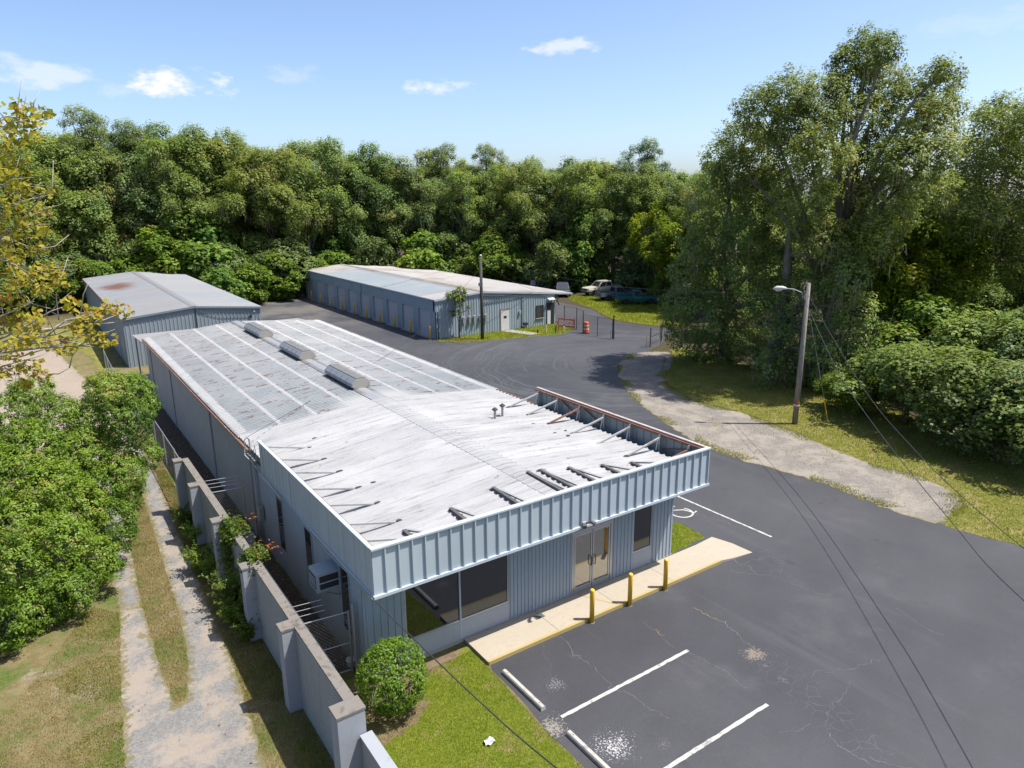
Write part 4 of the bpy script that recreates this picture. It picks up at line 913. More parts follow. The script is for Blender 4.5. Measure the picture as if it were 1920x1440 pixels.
# ------------------------------------------------------------------ concrete block wall with piers
WX0, WX1, WY0, WY1, WZ = 4.36, 4.56, 12.85, 30.95, 2.40
Wl = thing('block_wall', 'grey painted concrete block wall with buttress piers beside the gravel track', 'wall', (4.46, 21.7, 0))
MB().box(WX0 + 0.006, WX1 - 0.006, WY0, WY1, -0.1, WZ - 0.003).build('mortar_core', MAT['blockwall'], Wl)
blk = MB().box(0, WX1 - WX0, 0.004, 0.396, 0.004, 0.196)
blk_me = blk.mesh('block', MAT['blockwall'])
half_me = MB().box(0, WX1 - WX0, 0.004, 0.196, 0.004, 0.196).mesh('block', MAT['blockwall'])
spots = []
for r in range(12):
    y = WY0 - (0.2 if r % 2 else 0.0)
    while y < WY1 - 0.01:
        if y < WY0 - 0.01: spots.append((WY0, r * 0.2, 1))
        elif y + 0.4 <= WY1 + 0.01: spots.append((y, r * 0.2, 0))
        else: spots.append((y, r * 0.2, 1))
        y += 0.4
spots.sort(key=lambda s: (s[0] - 0.3 * s[1]))
rest = MB()
for i, (y, z, hf) in enumerate(spots):
    if i < 300: piece('block', half_me if hf else blk_me, Wl, (WX0, y, z))
    else: rest.box(WX0, WX1, y + 0.004, y + (0.196 if hf else 0.396), z + 0.004, z + 0.196)
rest.build('blockwork', MAT['blockwall'], Wl)['kind'] = 'stuff'
pier_y = (12.62, 16.38, 20.13, 23.89, 27.64, 30.85)
for i, y in enumerate(pier_y):
    p = MB()
    for r in range(12): p.box(4.02, WX0, y - 0.2, y + 0.2, r * 0.2 + 0.003, r * 0.2 + 0.197)
    p.box(4.024, WX0, y - 0.196, y + 0.196, -0.1, WZ)
    if i == 0: p = MB().box(4.02, 4.64, y - 0.2, y + 0.225, -0.1, WZ)
    pr = p.build('pier', MAT['pier'], Wl)
    MB().box(4.0, WX0 - 0.02 if i else 4.66, y - 0.215, y + 0.215 + (0.03 if i == 0 else 0), WZ, WZ + 0.055).build('pier_cap', MAT['coping'], pr)
for i in range(len(pier_y) - 1):
    MB().box(WX0 - 0.02, WX1 + 0.03, pier_y[i] + (0.247 if i == 0 else 0.002), pier_y[i + 1] - 0.002, WZ, WZ + 0.055 - 0.002 * (i % 2)).build('coping', MAT['coping'], Wl)
MB().box(4.5, 4.72, 2.0, 12.4, -0.1, 1.78).build('low_wall', MAT['blockwall'], Wl)
MB().box(4.47, 4.75, 2.0, 12.39, 1.78, 1.83).build('low_wall_cap', MAT['pier'], Wl)

# mossy concrete strip along the office side, with its pale edging
structure(MB().box(4.8, 5.55, 17.6, 25.2, 0.005, 0.05).build('mossy_path', MAT['mossy']))
o = MB().box(5.58, 5.64, 17.2, 19.2, 0.01, 0.12).box(5.58, 5.64, 19.3, 24.8, 0.01, 0.12).build('edging_strip', MAT['white']); tag(o, 'thin white edging strip in the gap beside the office', 'edging')

# ------------------------------------------------------------------ left shed
S = thing('metal_shed', 'grey ribbed metal shed with a rust patch on its low gable roof', 'shed', (11.3, 80, 0))
SX0, SX1, SY0, SY1, SZE, SZR, SXR = 5.95, 16.55, 62.5, 98.0, 3.95, 4.45, 11.25
stop_ = lambda x: SZE - 0.05 + (SZR - SZE) * (1 - abs(x - SXR) / 5.3)
MB().box(SX0 + 0.04, SX1 - 0.04, SY0 + 0.05, SY1 - 0.05, 0, SZE - 0.08).build('wall', MAT['shed_wall'], S)
n = 12; Wp = (SX1 - SX0) / n
for k in range(n):
    x = SX0 + k * Wp; piece('wall_panel', panel_mesh('wall_panel', MAT['shed_wall'], Wp, stop_(x), stop_(x + Wp), 3, 0.11, 0.05, 0.035), S, (x, SY0, 0))
me = panel_mesh('wall_panel', MAT['shed_wall'], (SY1 - SY0) / 40, SZE - 0.06, None, 3, 0.1, 0.05, 0.03)
for k in range(40):
    o = piece('wall_panel', me, S, (SX0, SY0 + (k + 1) * (SY1 - SY0) / 40, 0)); o.rotation_euler = (0, 0, ROT['-x'])
    o = piece('wall_panel', me, S, (SX1, SY0 + k * (SY1 - SY0) / 40, 0)); o.rotation_euler = (0, 0, ROT['+x'])
roof_sheets(S, MAT['roof_shed'], SX0 - 0.12, SZE - 0.01, SXR, SZR, SY0 - 0.12, SY1 + 0.1, 0.92, 2, h=0.018)
roof_sheets(S, MAT['roof_shed'], SX1 + 0.12, SZE - 0.01, SXR, SZR, SY0 - 0.12, SY1 + 0.1, 0.92, 2, h=0.018)
MB().strip([(SXR - 0.22, SZR + 0.0), (SXR, SZR + 0.045), (SXR + 0.22, SZR + 0.0)], 'y', SY0 - 0.13, SY1 + 0.1).build('ridge_cap', MAT['roof_shed'], S)
for a, b in ((SX0 - 0.13, SXR), (SX1 + 0.13, SXR)):
    MB().bar((a, SY0 - 0.14, SZE - 0.08), (b, SY0 - 0.14, SZR - 0.06), 0.05, 0.16).build('gable_trim', plain('dark_gable_trim', (0.20, 0.235, 0.26), 0.5, 0, 0.1) if 'dark_gable_trim' not in bpy.data.materials else bpy.data.materials['dark_gable_trim'], S)
MB().box(SX0 - 0.16, SX0 - 0.11, SY0 - 0.1, SY1 + 0.05, SZE - 0.13, SZE - 0.03).build('eave_gutter', MAT['rusty'], S)
for y in (64.0, 67.5): MB().box(SX0 - 0.05, SX0 - 0.03, y - 0.5, y + 0.5, 0.02, 2.3).build('side_door', MAT['shed_wall'], S)
MB().tube([(11.3, SY0 - 0.06, 2.2), (11.3, SY0 - 0.06, 4.2)], 0.03, 6).build('conduit', MAT['dark'], S)
MB().tube([(11.3, SY0 - 0.07, 4.05), (13.2, SY0 - 0.1, 3.5), (15.6, SY0 - 0.08, 3.25)], 0.02, 5).build('slack_cable', MAT['cable'], S)
lamp = MB().box(15.6, 15.75, SY0 - 0.2, SY0 - 0.03, 3.1, 3.3).build('wall_lamp', MAT['dark'], S)
MB().tube([(15.7, SY0 - 0.15, 3.3), (15.95, SY0 - 0.35, 3.62)], [0.05, 0.09], 8).build('lamp_head', MAT['galv'], lamp)

# ------------------------------------------------------------------ storage building
T = thing('storage_building', 'wide blue grey storage building with a row of white roll up doors', 'building', (38.0, 76, 0))
TX0, TX1, TXE, TY0, TY1 = 31.12, 45.3, 47.5, 57.85, 94.0
TZE, TZR, TXR = 3.78, 4.15, 36.3
tz = lambda x: (TZE + (TZR - TZE) * (x - TX0) / (TXR - TX0)) if x < TXR else TZR - (x - TXR) * 0.094
MB().box(TX0 + 0.3, TX1 - 0.05, TY0 + 0.05, TY1 - 0.05, 0, 3.0).build('core_wall', MAT['store_wall'], T)
n = 16; Wp = (TX1 - TX0) / n
for k in range(n):
    x = TX0 + k * Wp; piece('wall_panel', panel_mesh('wall_panel', MAT['store_wall'], Wp, tz(x) - 0.05, tz(x + Wp) - 0.05, 3, 0.13, 0.06, 0.04), T, (x, TY0, 0))
n = 40; me = panel_mesh('wall_panel', MAT['store_wall'], (TY1 - TY0) / n, 3.2, None, 3, 0.1, 0.05, 0.03)
for k in range(n):
    o = piece('wall_panel', me, T, (TX1, TY0 + k * (TY1 - TY0) / n, 0)); o.rotation_euler = (0, 0, ROT['+x'])
ND = 10; PIT = (TY1 - TY0 - 0.6) / ND
door_me = MB().box(0, 0.05, 0, 2.45, 0, 2.55)
for j in range(12): door_me.box(-0.012, 0.0, 0.02, 2.43, 0.03 + j * 0.21, 0.22 + j * 0.21)
dmesh = door_me.mesh('roll_up_door', MAT['door_white'])
hdr = panel_mesh('wall_panel', MAT['store_wall'], PIT, TZE - 0.04, None, 4, 0.06, 0.03, 0.012, z0=2.62)
bm_ = MAT['yellow']
MB().box(TX0 + 0.17, TX0 + 0.3, TY0 + 0.05, TY1 - 0.05, 2.5, 3.7).build('core_wall', MAT['store_wall'], T)
for k in range(ND):
    y = TY0 + 0.35 + k * PIT
    a = y + 0.62
    d = piece('roll_up_door', dmesh, T, (TX0 + 0.16, a, 0.03))
    p0 = y - (0.35 if k == 0 else 0); p1 = a
    MB().box(TX0, TX0 + 0.32, p0 if k == 0 else y - (PIT - 3.07), p1, 0, 2.62).build('door_pier', MAT['store_wall'], T)
    o = piece('wall_panel', hdr, T, (TX0, y + PIT - 0.0, 0)); o.rotation_euler = (0, 0, ROT['-x'])
    MB().box(TX0 - 0.25, TX0 + 0.2, a - 0.05, a + 2.5, 0.008, 0.03).build('door_sill', MAT['walk2'], T)
MB().box(TX0, TX0 + 0.32, TY0 + 0.35 + 9 * PIT + 3.07, TY1, 0, 2.62).build('door_pier', MAT['store_wall'], T)
roof_sheets(T, MAT['roof_store'], TX0 - 0.1, TZE - 0.01, TXR, TZR, TY0 - 0.1, 61.0, 0.92, 2, h=0.018)
roof_sheets(T, MAT['roof_store_new'], TX0 - 0.1, TZE - 0.006, TXR - 0.6, TZR - 0.036, 61.0, 87.0, 0.92, 2, h=0.018)
MB().strip([(TXR - 0.62, TZR - 0.03), (TXR, TZR + 0.01)], 'y', 61.0, 87.0).build('roof_strip', MAT['roof_store'], T)
roof_sheets(T, MAT['roof_store'], TX0 - 0.1, TZE - 0.01, TXR, TZR, 87.0, TY1 + 0.1, 0.92, 2, h=0.018)
roof_sheets(T, MAT['roof_store'], TXE, tz(TXE), TXR, TZR, TY0 - 0.1, TY1 - 1.0, 0.92, 2, h=0.018)
MB().strip([(TXR - 0.25, TZR + 0.02), (TXR, TZR + 0.06), (TXR + 0.25, TZR + 0.02)], 'y', TY0 - 0.12, TY1 + 0.05).build('ridge_cap', MAT['roof_store'], T)
MB().bar((TX0 - 0.1, TY0 - 0.13, TZE - 0.1), (TXR, TY0 - 0.13, TZR - 0.09), 0.05, 0.17).build('gable_trim', MAT['fascia'], T)
MB().bar((TXR, TY0 - 0.13, TZR - 0.09), (TXE, TY0 - 0.13, tz(TXE) - 0.08), 0.05, 0.15).build('gable_trim', MAT['fascia'], T)
MB().box(TX0 - 0.14, TX0 - 0.05, TY0 - 0.1, TY1 + 0.1, TZE - 0.12, TZE - 0.02).build('eave_trim', MAT['fascia'], T)
MB().box(TX0 - 0.03, TX0 + 0.06, 75.0, 75.06, 2.7, TZE - 0.1).build('downpipe', MAT['dark'], T)
# end wall: door, window, second door with canopy light, meters, conduit
dw = MB().box(38.35, 39.5, TY0 - 0.07, TY0 - 0.02, 0.05, 2.25).build('door_frame', plain('brown_frame', (0.27, 0.20, 0.17), 0.6), T)
dd = MB().box(38.43, 39.42, TY0 - 0.09, TY0 - 0.072, 0.05, 2.02).build('door', MAT['white'], T)
MB().box(38.75, 39.1, TY0 - 0.097, TY0 - 0.092, 1.25, 1.5).build('door_notice', MAT['dark'], dd)
ww = MB().box(42.75, 43.75, TY0 - 0.08, TY0 - 0.03, 0.85, 2.15).build('window', MAT['dark'], T)
MB().box(42.83, 43.23, TY0 - 0.087, TY0 - 0.082, 0.93, 2.07).build('pane', MAT['glass_side'], ww); MB().box(43.29, 43.68, TY0 - 0.087, TY0 - 0.082, 0.93, 2.07).build('pane', MAT['glass_side'], ww)
MB().box(42.7, 43.8, TY0 - 0.14, TY0 - 0.03, 0.79, 0.85).build('sill', MAT['walk2'], ww)
d2 = MB().box(44.15, 45.1, TY0 - 0.07, TY0 - 0.02, 0.05, 2.3).build('door', MAT['dark'], T)
MB().box(44.2, 44.62, TY0 - 0.09, TY0 - 0.075, 0.08, 1.5).build('door_leaf', MAT['white'], d2)
lt = MB().prism([(TY0 - 0.35, 2.62), (TY0 - 0.30, 2.74), (TY0 - 0.05, 2.82), (TY0 - 0.05, 2.62)], 'x', 44.2, 45.0).build('canopy_light', MAT['white'], T)
for i, x in enumerate((34.1, 34.75, 35.3, 35.95, 36.6)):
    mt = MB().box(x - 0.12, x + 0.12, TY0 - 0.24, TY0 - 0.03, 1.25, 1.75).build('electric_meter', MAT['galv'], T)
    MB().lathe([(0.11, 1.75), (0.12, 1.86), (0.05, 1.92)], x, TY0 - 0.14, 8).build('meter_dome', MAT['walk2'], mt)
    MB().tube([(x, TY0 - 0.1, 1.75), (x, TY0 - 0.1, 3.4)], 0.02, 5).build('conduit', MAT['dark'], mt) if i in (1, 2) else None
MB().tube([(36.4, TY0 - 0.08, 3.0), (41.0, TY0 - 0.08, 3.25), (41.0, TY0 - 0.08, 0.55), (40.9, TY0 - 0.08, 0.1)], 0.035, 6).build('conduit', MAT['dark'], T)
MB().tube([(36.0, TY0 - 0.08, 3.72), (38.0, TY0 - 0.09, 3.52), (40.5, TY0 - 0.09, 3.56), (43.6, TY0 - 0.08, 3.40)], 0.04, 6).build('conduit', MAT['dark'], T)
MB().box(40.6, 40.8, TY0 - 0.2, TY0 - 0.03, 1.55, 1.85).build('switch_box', MAT['walk2'], T)
gm = MB().box(41.05, 41.5, TY0 - 0.4, TY0 - 0.12, 0.35, 0.6).box(41.3, 41.4, TY0 - 0.32, TY0 - 0.22, 0, 0.35).build('gas_meter', MAT['dark'], T)
MB().bar((45.3, TY0 - 0.05, 3.1), (45.45, TY0 - 0.3, 2.6), 0.12, 0.12).build('wall_lamp', MAT['dark'], T)
MB().bar((45.42, TY0 - 0.05, 2.5), (45.6, TY0 - 0.3, 2.0), 0.10, 0.10).build('wall_lamp', MAT['dark'], T)
wk = MB().prism([(38.3, 57.7), (39.6, 57.7), (40.7, 54.2), (39.5, 54.2)][::-1], 'z', 0.0, 0.06).build('door_walk', MAT['walk2']); structure(wk)

# ------------------------------------------------------------------ front pavement with ramp
sw = MB()
pav = [(9.31, 14.86), (9.31, 16.19), (18.35, 16.19), (19.5, 16.2), (19.4, 14.86)]
sw.prism(pav[::-1], 'z', -0.05, 0.11)
walk = structure(sw.build('front_pavement', MAT['walk']))
MB().add([(19.4, 14.862, 0.108), (19.5, 16.2, 0.108), (20.72, 16.4, 0.02), (20.95, 15.6, 0.012), (20.98, 14.70, 0.012), (20.0, 14.78, 0.06), (19.4, 14.862, -0.05), (19.5, 16.2, -0.05), (20.72, 16.4, -0.05), (20.95, 15.6, -0.05), (20.98, 14.70, -0.05), (20.0, 14.78, -0.05)],
         [(0, 5, 4, 3, 2, 1), (0, 6, 11, 5), (5, 11, 10, 4), (4, 10, 9, 3), (3, 9, 8, 2), (2, 8, 7, 1)]).build('kerb_ramp', MAT['walk'], walk)
MB().box(9.33, 19.38, 14.835, 14.857, 0.0, 0.118).build('kerb_paint', MAT['yellow_edge'], walk)
MB().box(9.33, 19.38, 14.862, 14.93, 0.1105, 0.114).build('kerb_paint', MAT['yellow_edge'], walk)
for x in (11.9, 14.35, 16.9): MB().box(x, x + 0.012, 14.94, 16.17, 0.1105, 0.1135).build('joint', MAT['coping'], walk)
for x0, x1 in ((13.72, 14.05),): ribbon(MB(), [(13.7, 16.1), (14.3, 15.0)], 0.07, 0.1142).build('kerb_paint', MAT['yellow_edge'], walk)
grt = MB().box(11.68, 12.02, 15.74, 15.95, 0.1105, 0.118).build('drain_grate', MAT['dark'], walk)
for i in range(6): MB().box(11.70 + i * 0.055, 11.72 + i * 0.055, 15.75, 15.94, 0.118, 0.124).build('grate_bar', MAT['galv'], grt)

# ------------------------------------------------------------------ yellow bollards
bol_me = MB().lathe([(0.075, -0.05), (0.075, 1.12), (0.07, 1.15), (0.045, 1.175), (0.0, 1.185)], 0, 0, 16).mesh('bollard_post', MAT['yellow'], smooth=True)
for p in bol_me.polygons: p.use_smooth = abs(p.normal.z) < 0.9
def bollard(x, y, label, group, z=0.0, s=1.0):
    b = thing('yellow_bollard', label, 'bollard', (x, y, z), group)
    o = link('post', bol_me, b); o.scale = (s, s, s)
    o.rotation_euler = (random.uniform(-0.012, 0.012), random.uniform(-0.012, 0.012), random.random() * 6)
    MB().lathe([(0.10 * s, z), (0.09 * s, z + 0.02)], x, y, 12).build('collar', MAT['coping'], b)
for (a, b, lb) in [((1104, 1163), 0, 'yellow bollard at the pavement edge nearest the big window'), ((1173, 1131), 0, 'middle one of three yellow bollards before the entrance'), ((1238, 1101), 0, 'yellow bollard nearest the pavement ramp')]:
    x, y = G(*a); bollard(x, 14.76, lb, 'bollards in front of the entrance')
ordn = ['first', 'second', 'third', 'fourth', 'fifth', 'sixth', 'seventh', 'eighth', 'ninth', 'tenth']
for k in range(10):
    y = 58.75 + k * PIT - (0.5 if k == 0 else 0)
    bollard(30.72, y, f'yellow bollard between storage doors, {ordn[k]} from the near corner', 'bollards along the storage doors', 0, 1.1)

# ------------------------------------------------------------------ wheel stops
for i, (ya, yb, lb) in enumerate(((14.32, 12.48, 'white concrete wheel stop nearer the office window'), (11.44, 9.62, 'stained concrete wheel stop at the lower lawn edge'))):
    t = thing('wheel_stop', lb, 'wheel stop', (9.5, (ya + yb) / 2, 0), 'wheel stops by the lawn')
    x = 9.49
    MB().prism([(x - 0.075, 0.006), (x - 0.07, 0.09), (x - 0.045, 0.125), (x + 0.045, 0.125), (x + 0.07, 0.09), (x + 0.075, 0.006)], 'y', yb, ya).build('stop_bar', MAT['stop'], t)
    for yy in (ya - 0.18, yb + 0.18): MB().lathe([(0.02, 0.124), (0.018, 0.13)], x, yy, 8).build('pin', MAT['rusty'], t)

# ------------------------------------------------------------------ utility poles and cables
P1 = (35.85, 23.05)
U = thing('light_pole', 'weathered wooden utility pole with a street lamp on the verge', 'utility pole', (*P1, 0))
MB().tube([(*P1, -0.2), (P1[0] + 0.02, P1[1], 4.0), (P1[0] + 0.03, P1[1] + 0.02, 8.2)], [0.16, 0.14, 0.115], 14).build('pole', MAT['pole'], U, True)
MB().lathe([(0.165, 1.12), (0.165, 1.30)], *P1, 14).build('reflector_band', MAT['white'], U)
MB().lathe([(0.167, 1.22), (0.168, 1.36)], *P1, 14).build('red_band', plain('red_band', (0.42, 0.06, 0.04), 0.5), U)
ax = Vector((-0.62, 0.62, 0)).normalized()
def pa(s, z): return (P1[0] + ax.x * s, P1[1] + ax.y * s, z)
arm = MB().tube([pa(0.1, 7.35), pa(0.35, 7.7), pa(0.75, 7.86), pa(1.25, 7.9)], 0.03, 6).build('lamp_arm', MAT['galv'], U)
MB().bar(pa(0.12, 7.62), pa(0.6, 7.8), 0.015, 0.015).build('arm_stay', MAT['galv'], arm)
MB().tube([pa(1.15, 7.9), pa(1.35, 7.92), pa(1.65, 7.9), pa(1.85, 7.86)], [0.06, 0.11, 0.13, 0.05], 10).build('lamp_head', MAT['white'], arm, True)
MB().tube([pa(1.4, 7.83), pa(1.72, 7.80)], [0.09, 0.08], 10).build('lens', MAT['glass_door'], arm)
MB().box(P1[0] - 0.2, P1[0] - 0.1, P1[1] - 0.06, P1[1] + 0.06, 7.3, 7.6).build('bracket_box', MAT['galv'], U)
MB().tube([(P1[0] + 0.16, P1[1], 0.1), (P1[0] + 0.15, P1[1], 3.0)], 0.02, 6).build('ground_wire', MAT['galv'], U)
P2 = (34.75, 55.45)
U2 = thing('storage_pole', 'dark wooden utility pole before the storage building end wall', 'utility pole', (*P2, 0))
MB().tube([(*P2, -0.2), (P2[0], P2[1], 4.0), (P2[0] - 0.03, P2[1], 7.8)], [0.17, 0.15, 0.12], 12).build('pole', MAT['pole_dark'], U2, True)
MB().box(P2[0] - 0.3, P2[0] - 0.12, P2[1] - 0.05, P2[1] + 0.05, 5.0, 5.3).build('junction_box', MAT['galv'], U2)
MB().tube([(P2[0] - 0.16, P2[1] - 0.1, 5.0), (P2[0] - 0.16, P2[1] - 0.1, 7.3)], 0.02, 5).build('conduit', MAT['galv'], U2)
MB().lathe([(0.13, 7.8), (0.07, 7.86)], P2[0] - 0.03, P2[1], 10).build('cap', MAT['galv'], U2)
def wire(name, pts, r, label, mat='cable', n=14):
    P = [Vector(p) for p in pts]; out = []
    for i in range(len(P) - 1):
        p0 = P[max(i - 1, 0)]; p1 = P[i]; p2 = P[i + 1]; p3 = P[min(i + 2, len(P) - 1)]
        for k in range(n):
            t = k / n; out.append(0.5 * ((2 * p1) + (p2 - p0) * t + (2 * p0 - 5 * p1 + 4 * p2 - p3) * t * t + (3 * p1 - p0 - 3 * p2 + p3) * t ** 3))
    out.append(P[-1])
    return tag(MB().tube(out, r, 5).build(name, MAT[mat]), label, 'cable')
def sag(a, b, s): m = (Vector(a) + Vector(b)) / 2; return [a, (m.x, m.y, m.z - s), b]
wire('overhead_cable', [(35.85, 23.05, 7.0), (30.8, 17.8, 4.9), (27.0, 13.7, 3.9), (22.3, 8.8, 3.3), (19.2, 5.6, 3.2), (12.0, -2.0, 4.2), (8.0, -6.2, 6.0)], 0.014, 'lower thick black cable running from the light pole over the lot')
wire('overhead_cable', [(35.85, 23.05, 7.6), (28.7, 15.6, 5.2), (24.8, 11.5, 4.5), (20.9, 7.4, 4.35), (17.0, 3.2, 4.8), (8.4, -6.0, 7.0)], 0.012, 'upper black cable running from the light pole over the lot')
ga = G(1552, 790); gb = (ga[0] + (P1[0] - ga[0]) * 0.2, ga[1] + (P1[1] - ga[1]) * 0.2, 1.5)
wire('guy_wire', [(35.85, 23.05, 7.3), (ga[0], ga[1], 0.05)], 0.008, 'steel guy wire bracing the light pole', 'galv')
gx = thing('guy_guard', 'thin yellow guard on the guy wire beside the bushes', 'guard', (*ga, 0))
MB().tube([(*ga, 0.0), gb], 0.03, 8).build('sleeve', MAT['yellow'], gx); MB().lathe([(0.05, 0.0), (0.045, 0.06)], ga[0], ga[1], 8).build('anchor', MAT['galv'], gx)
wire('overhead_cable', sag((35.8, 23.05, 7.5), (34.75, 55.45, 7.5), 0.9), 0.012, 'black cable strung between the two wooden poles')
wire('overhead_cable', sag((34.75, 55.45, 7.4), (16.2, 62.4, 3.7), 0.5), 0.010, 'thin cable from the storage pole to the left shed')
wire('overhead_cable', sag((34.75, 55.45, 7.35), (42.5, 57.7, 3.75), 0.3), 0.012, 'drop cable from the storage pole to the end wall')
wire('overhead_cable', sag((34.75, 55.45, 6.6), (6.0, 26.4, 4.3), 1.2), 0.009, 'thin cable sagging over the roof to the office side')
wire('overhead_cable', [(35.8, 23.05, 6.2), (40.0, 30.0, 5.4), (46.0, 40.0, 5.2)], 0.010, 'cable leaving the light pole into the oaks')
wire('service_cable', [(6.02, 25.5, 3.45), (6.03, 20.0, 3.16), (6.04, 15.06, 3.2)], 0.018, 'pale service cable clipped under the side parapet', 'galv')
wire('service_cable', [(6.06, 14.98, 3.2), (6.09, 13.3, 3.24), (6.1, 10.1, 3.45), (6.1, 7.7, 3.75), (6.1, 2.0, 4.8), (6.1, -6, 7)], 0.015, 'dark service cable from the parapet corner over the lawn')

# ------------------------------------------------------------------ chain-link fences
def link_mesh(mb, a, b, z0, z1, cell=0.09, r=0.004):
    """woven wire between two posts: real crossing wires"""
    a = Vector((*a, 0)); b = Vector((*b, 0)); L = (b - a).length; d = (b - a).normalized(); H = z1 - z0; n = d.cross(Vector((0, 0, 1)))
    for sgn in (1, -1):
        s = -H
        while s < L:
            t0 = max(0.0, -s) if True else 0; u0 = s + t0; u1 = s + H; t1 = H
            if u1 > L: t1 = H - (u1 - L); u1 = L
            if t1 > t0:
                p = a + d * u0; q = a + d * u1
                za, zb = (z0 + t0, z0 + t1) if sgn > 0 else (z1 - t0, z1 - t1)
                p = Vector((p.x, p.y, za)); q = Vector((q.x, q.y, zb)); e = (q - p).normalized().cross(n) * r
                mb.add([p - e, q - e, q + e, p + e], [(0, 1, 2, 3)])
            s += cell * 1.414
def fence(name, pts, h, label, posts_r=0.03, cell=0.09, wr=0.004, top=True, mesh_on=None, base=0.02, pm='galv'):
    c = pts[0]; t = thing(name, label, 'fence', (*c, 0))
    for p in pts: MB().tube([(*p, -0.1), (*p, h)], posts_r, 8).build('post', MAT[pm], t)
    for i in range(len(pts) - 1):
        if top: MB().tube([(*pts[i], h - 0.03), (*pts[i + 1], h - 0.03)], 0.02, 6).build('rail', MAT[pm], t)
        if mesh_on is None or i in mesh_on:
            m = MB(); link_mesh(m, pts[i], pts[i + 1], base, h - 0.04, cell, wr); m.build('chain_link', MAT['galv'], t)
    return t
fence('chain_link_fence', [(4.5, 31.2), (4.55, 34.2), (4.55, 37.2), (4.55, 40.2), (4.5, 43.2), (4.35, 46.2)], 1.85, 'chain link fence continuing the block wall behind the green trees', cell=0.07)
fence('chain_link_fence', [(4.2, 52.0), (4.15, 55.2), (4.2, 58.4), (4.3, 61.8)], 1.85, 'short chain link fence beside the corner of the left shed', cell=0.07)
f = fence('chain_link_gate', [(4.75, 17.0), (6.02, 16.85)], 1.95, 'chain link gate between the block wall and the office corner', 0.035, 0.075)
for z in (0.08, 0.95): MB().tube([(4.75, 17.0, z), (6.02, 16.85, z)], 0.018, 6).build('rail', MAT['galv'], f)
for i, z in enumerate((2.05, 2.15, 2.25)): MB().tube([(4.68, 17.2 + 0.12 * i, z), (5.45, 17.1 + 0.12 * i, z)], 0.01, 5).build('barbed_wire', MAT['galv'], f)
MB().tube([(6.06, 16.6, -0.1), (6.06, 16.6, 2.3)], 0.045, 8).build('gate_post', MAT['galv'], f)
f = fence('chain_link_gate', [(4.75, 27.6), (5.9, 27.4)], 2.0, 'chain link gate across the gap halfway along the building', 0.03, 0.075)
for i, z in enumerate((2.1, 2.2, 2.3)): MB().tube([(4.68, 27.8 + 0.15 * i, z), (5.9, 27.6 + 0.15 * i, z)], 0.01, 5).build('barbed_wire', MAT['galv'], f)
fence('chain_link_fence', [G(484, 552), G(520, 551), G(552, 551), G(578, 552)], 1.9, 'chain link fence closing the back lane between the sheds', 0.035, 0.12, 0.006)
pts = [G(1058, 613), G(1081, 618), G(1093, 624)]
f = fence('lot_fence', pts, 2.2, 'chain link fence from the storage building to the orange drum', 0.05, 0.14, 0.003, pm='brace_dark')
f = fence('rolling_gate', [G(1093.5, 624.5), G(1120, 631), G(1148, 635.5)], 1.9, 'long chain link gate standing open beside the orange drum', 0.04, 0.14, 0.003, pm='brace_dark')
for (a, b) in ((1145, 636), (1152, 636.5)): MB().tube([(*G(a, b), -0.1), (*G(a, b), 0.95)], 0.035, 6).build('catch_post', MAT['galv'], f)
MB().tube([(*G(1150, 635.7), -0.1), (*G(1150, 635.7), 2.25)], 0.055, 8).build('gate_post', MAT['dark'], f)
f = fence('swing_gate', [G(1219, 651), G(1240, 640)], 1.75, 'dark swing gate leaf at the tree side of the lot', 0.055, 0.14, 0.003, pm='brace_dark')
MB().tube([(*G(1219, 651), 0.9), (*G(1240, 640), 0.9)], 0.03, 6).build('rail', MAT['dark'], f)
MB().tube([(*G(1212, 652), -0.1), (*G(1212, 652), 1.1)], 0.03, 6).build('catch_post', MAT['galv'], f)

# ------------------------------------------------------------------ drum, barricade, small things
x, y = G(1099, 625)
D = thing('traffic_drum', 'orange traffic drum with white bands beside the open gate', 'traffic drum', (x, y, 0))
orange = plain('orange_plastic', (0.72, 0.13, 0.035), 0.5, 0, 0.08); wh = MAT['white']
MB().lathe([(0.36, 0.0), (0.36, 0.08), (0.29, 0.10)], x, y, 16).build('base', MAT['black'], D)
for i, (z0, z1, r0, r1) in enumerate(((0.10, 0.38, .29, .28), (0.38, 0.52, .275, .27), (0.52, 0.74, .265, .26), (0.74, 0.86, .255, .25), (0.86, 1.08, .245, .235))):
    MB().lathe([(r0, z0), (r1, z1)], x, y, 16).build('band', orange if i % 2 == 0 else wh, D)
MB().lathe([(0.235, 1.08), (0.20, 1.13), (0.05, 1.15)], x, y, 16).build('lid', orange, D)
x, y = G(1062, 618)
R_ = thing('barricade', 'tilted red and white barricade leaning by the storage building corner', 'barricade', (x, y, 0))
redp = plain('faded_red_paint', (0.42, 0.10, 0.075), 0.6, 0, 0.2); pink = plain('faded_pink_board', (0.56, 0.33, 0.29), 0.6, 0, 0.15)
for (a, b) in (((-0.75, 0.15), (0.8, -0.15)),):
    p = lambda u, z, o=0.0: (x + u * 0.9, y - u * 0.45 + o, z)
    MB().bar(p(-0.85, 1.15), p(0.85, 0.92), 0.04, 0.16).build('board', redp, R_)
    MB().bar(p(-0.80, 0.80), p(0.80, 0.58), 0.04, 0.24).build('board', pink, R_)
    MB().bar(p(-0.78, 0.42), p(0.80, 0.22), 0.04, 0.16).build('board', redp, R_)
    for u in (-0.8, 0.8):
        MB().bar(p(u, 1.25 - 0.12 * (u > 0)), p(u * 1.02, 0.0), 0.07, 0.07).build('leg', redp, R_); MB().bar(p(u, 1.0), p(u * 1.05, 0.0, 0.5), 0.06, 0.06).build('leg', pink, R_)
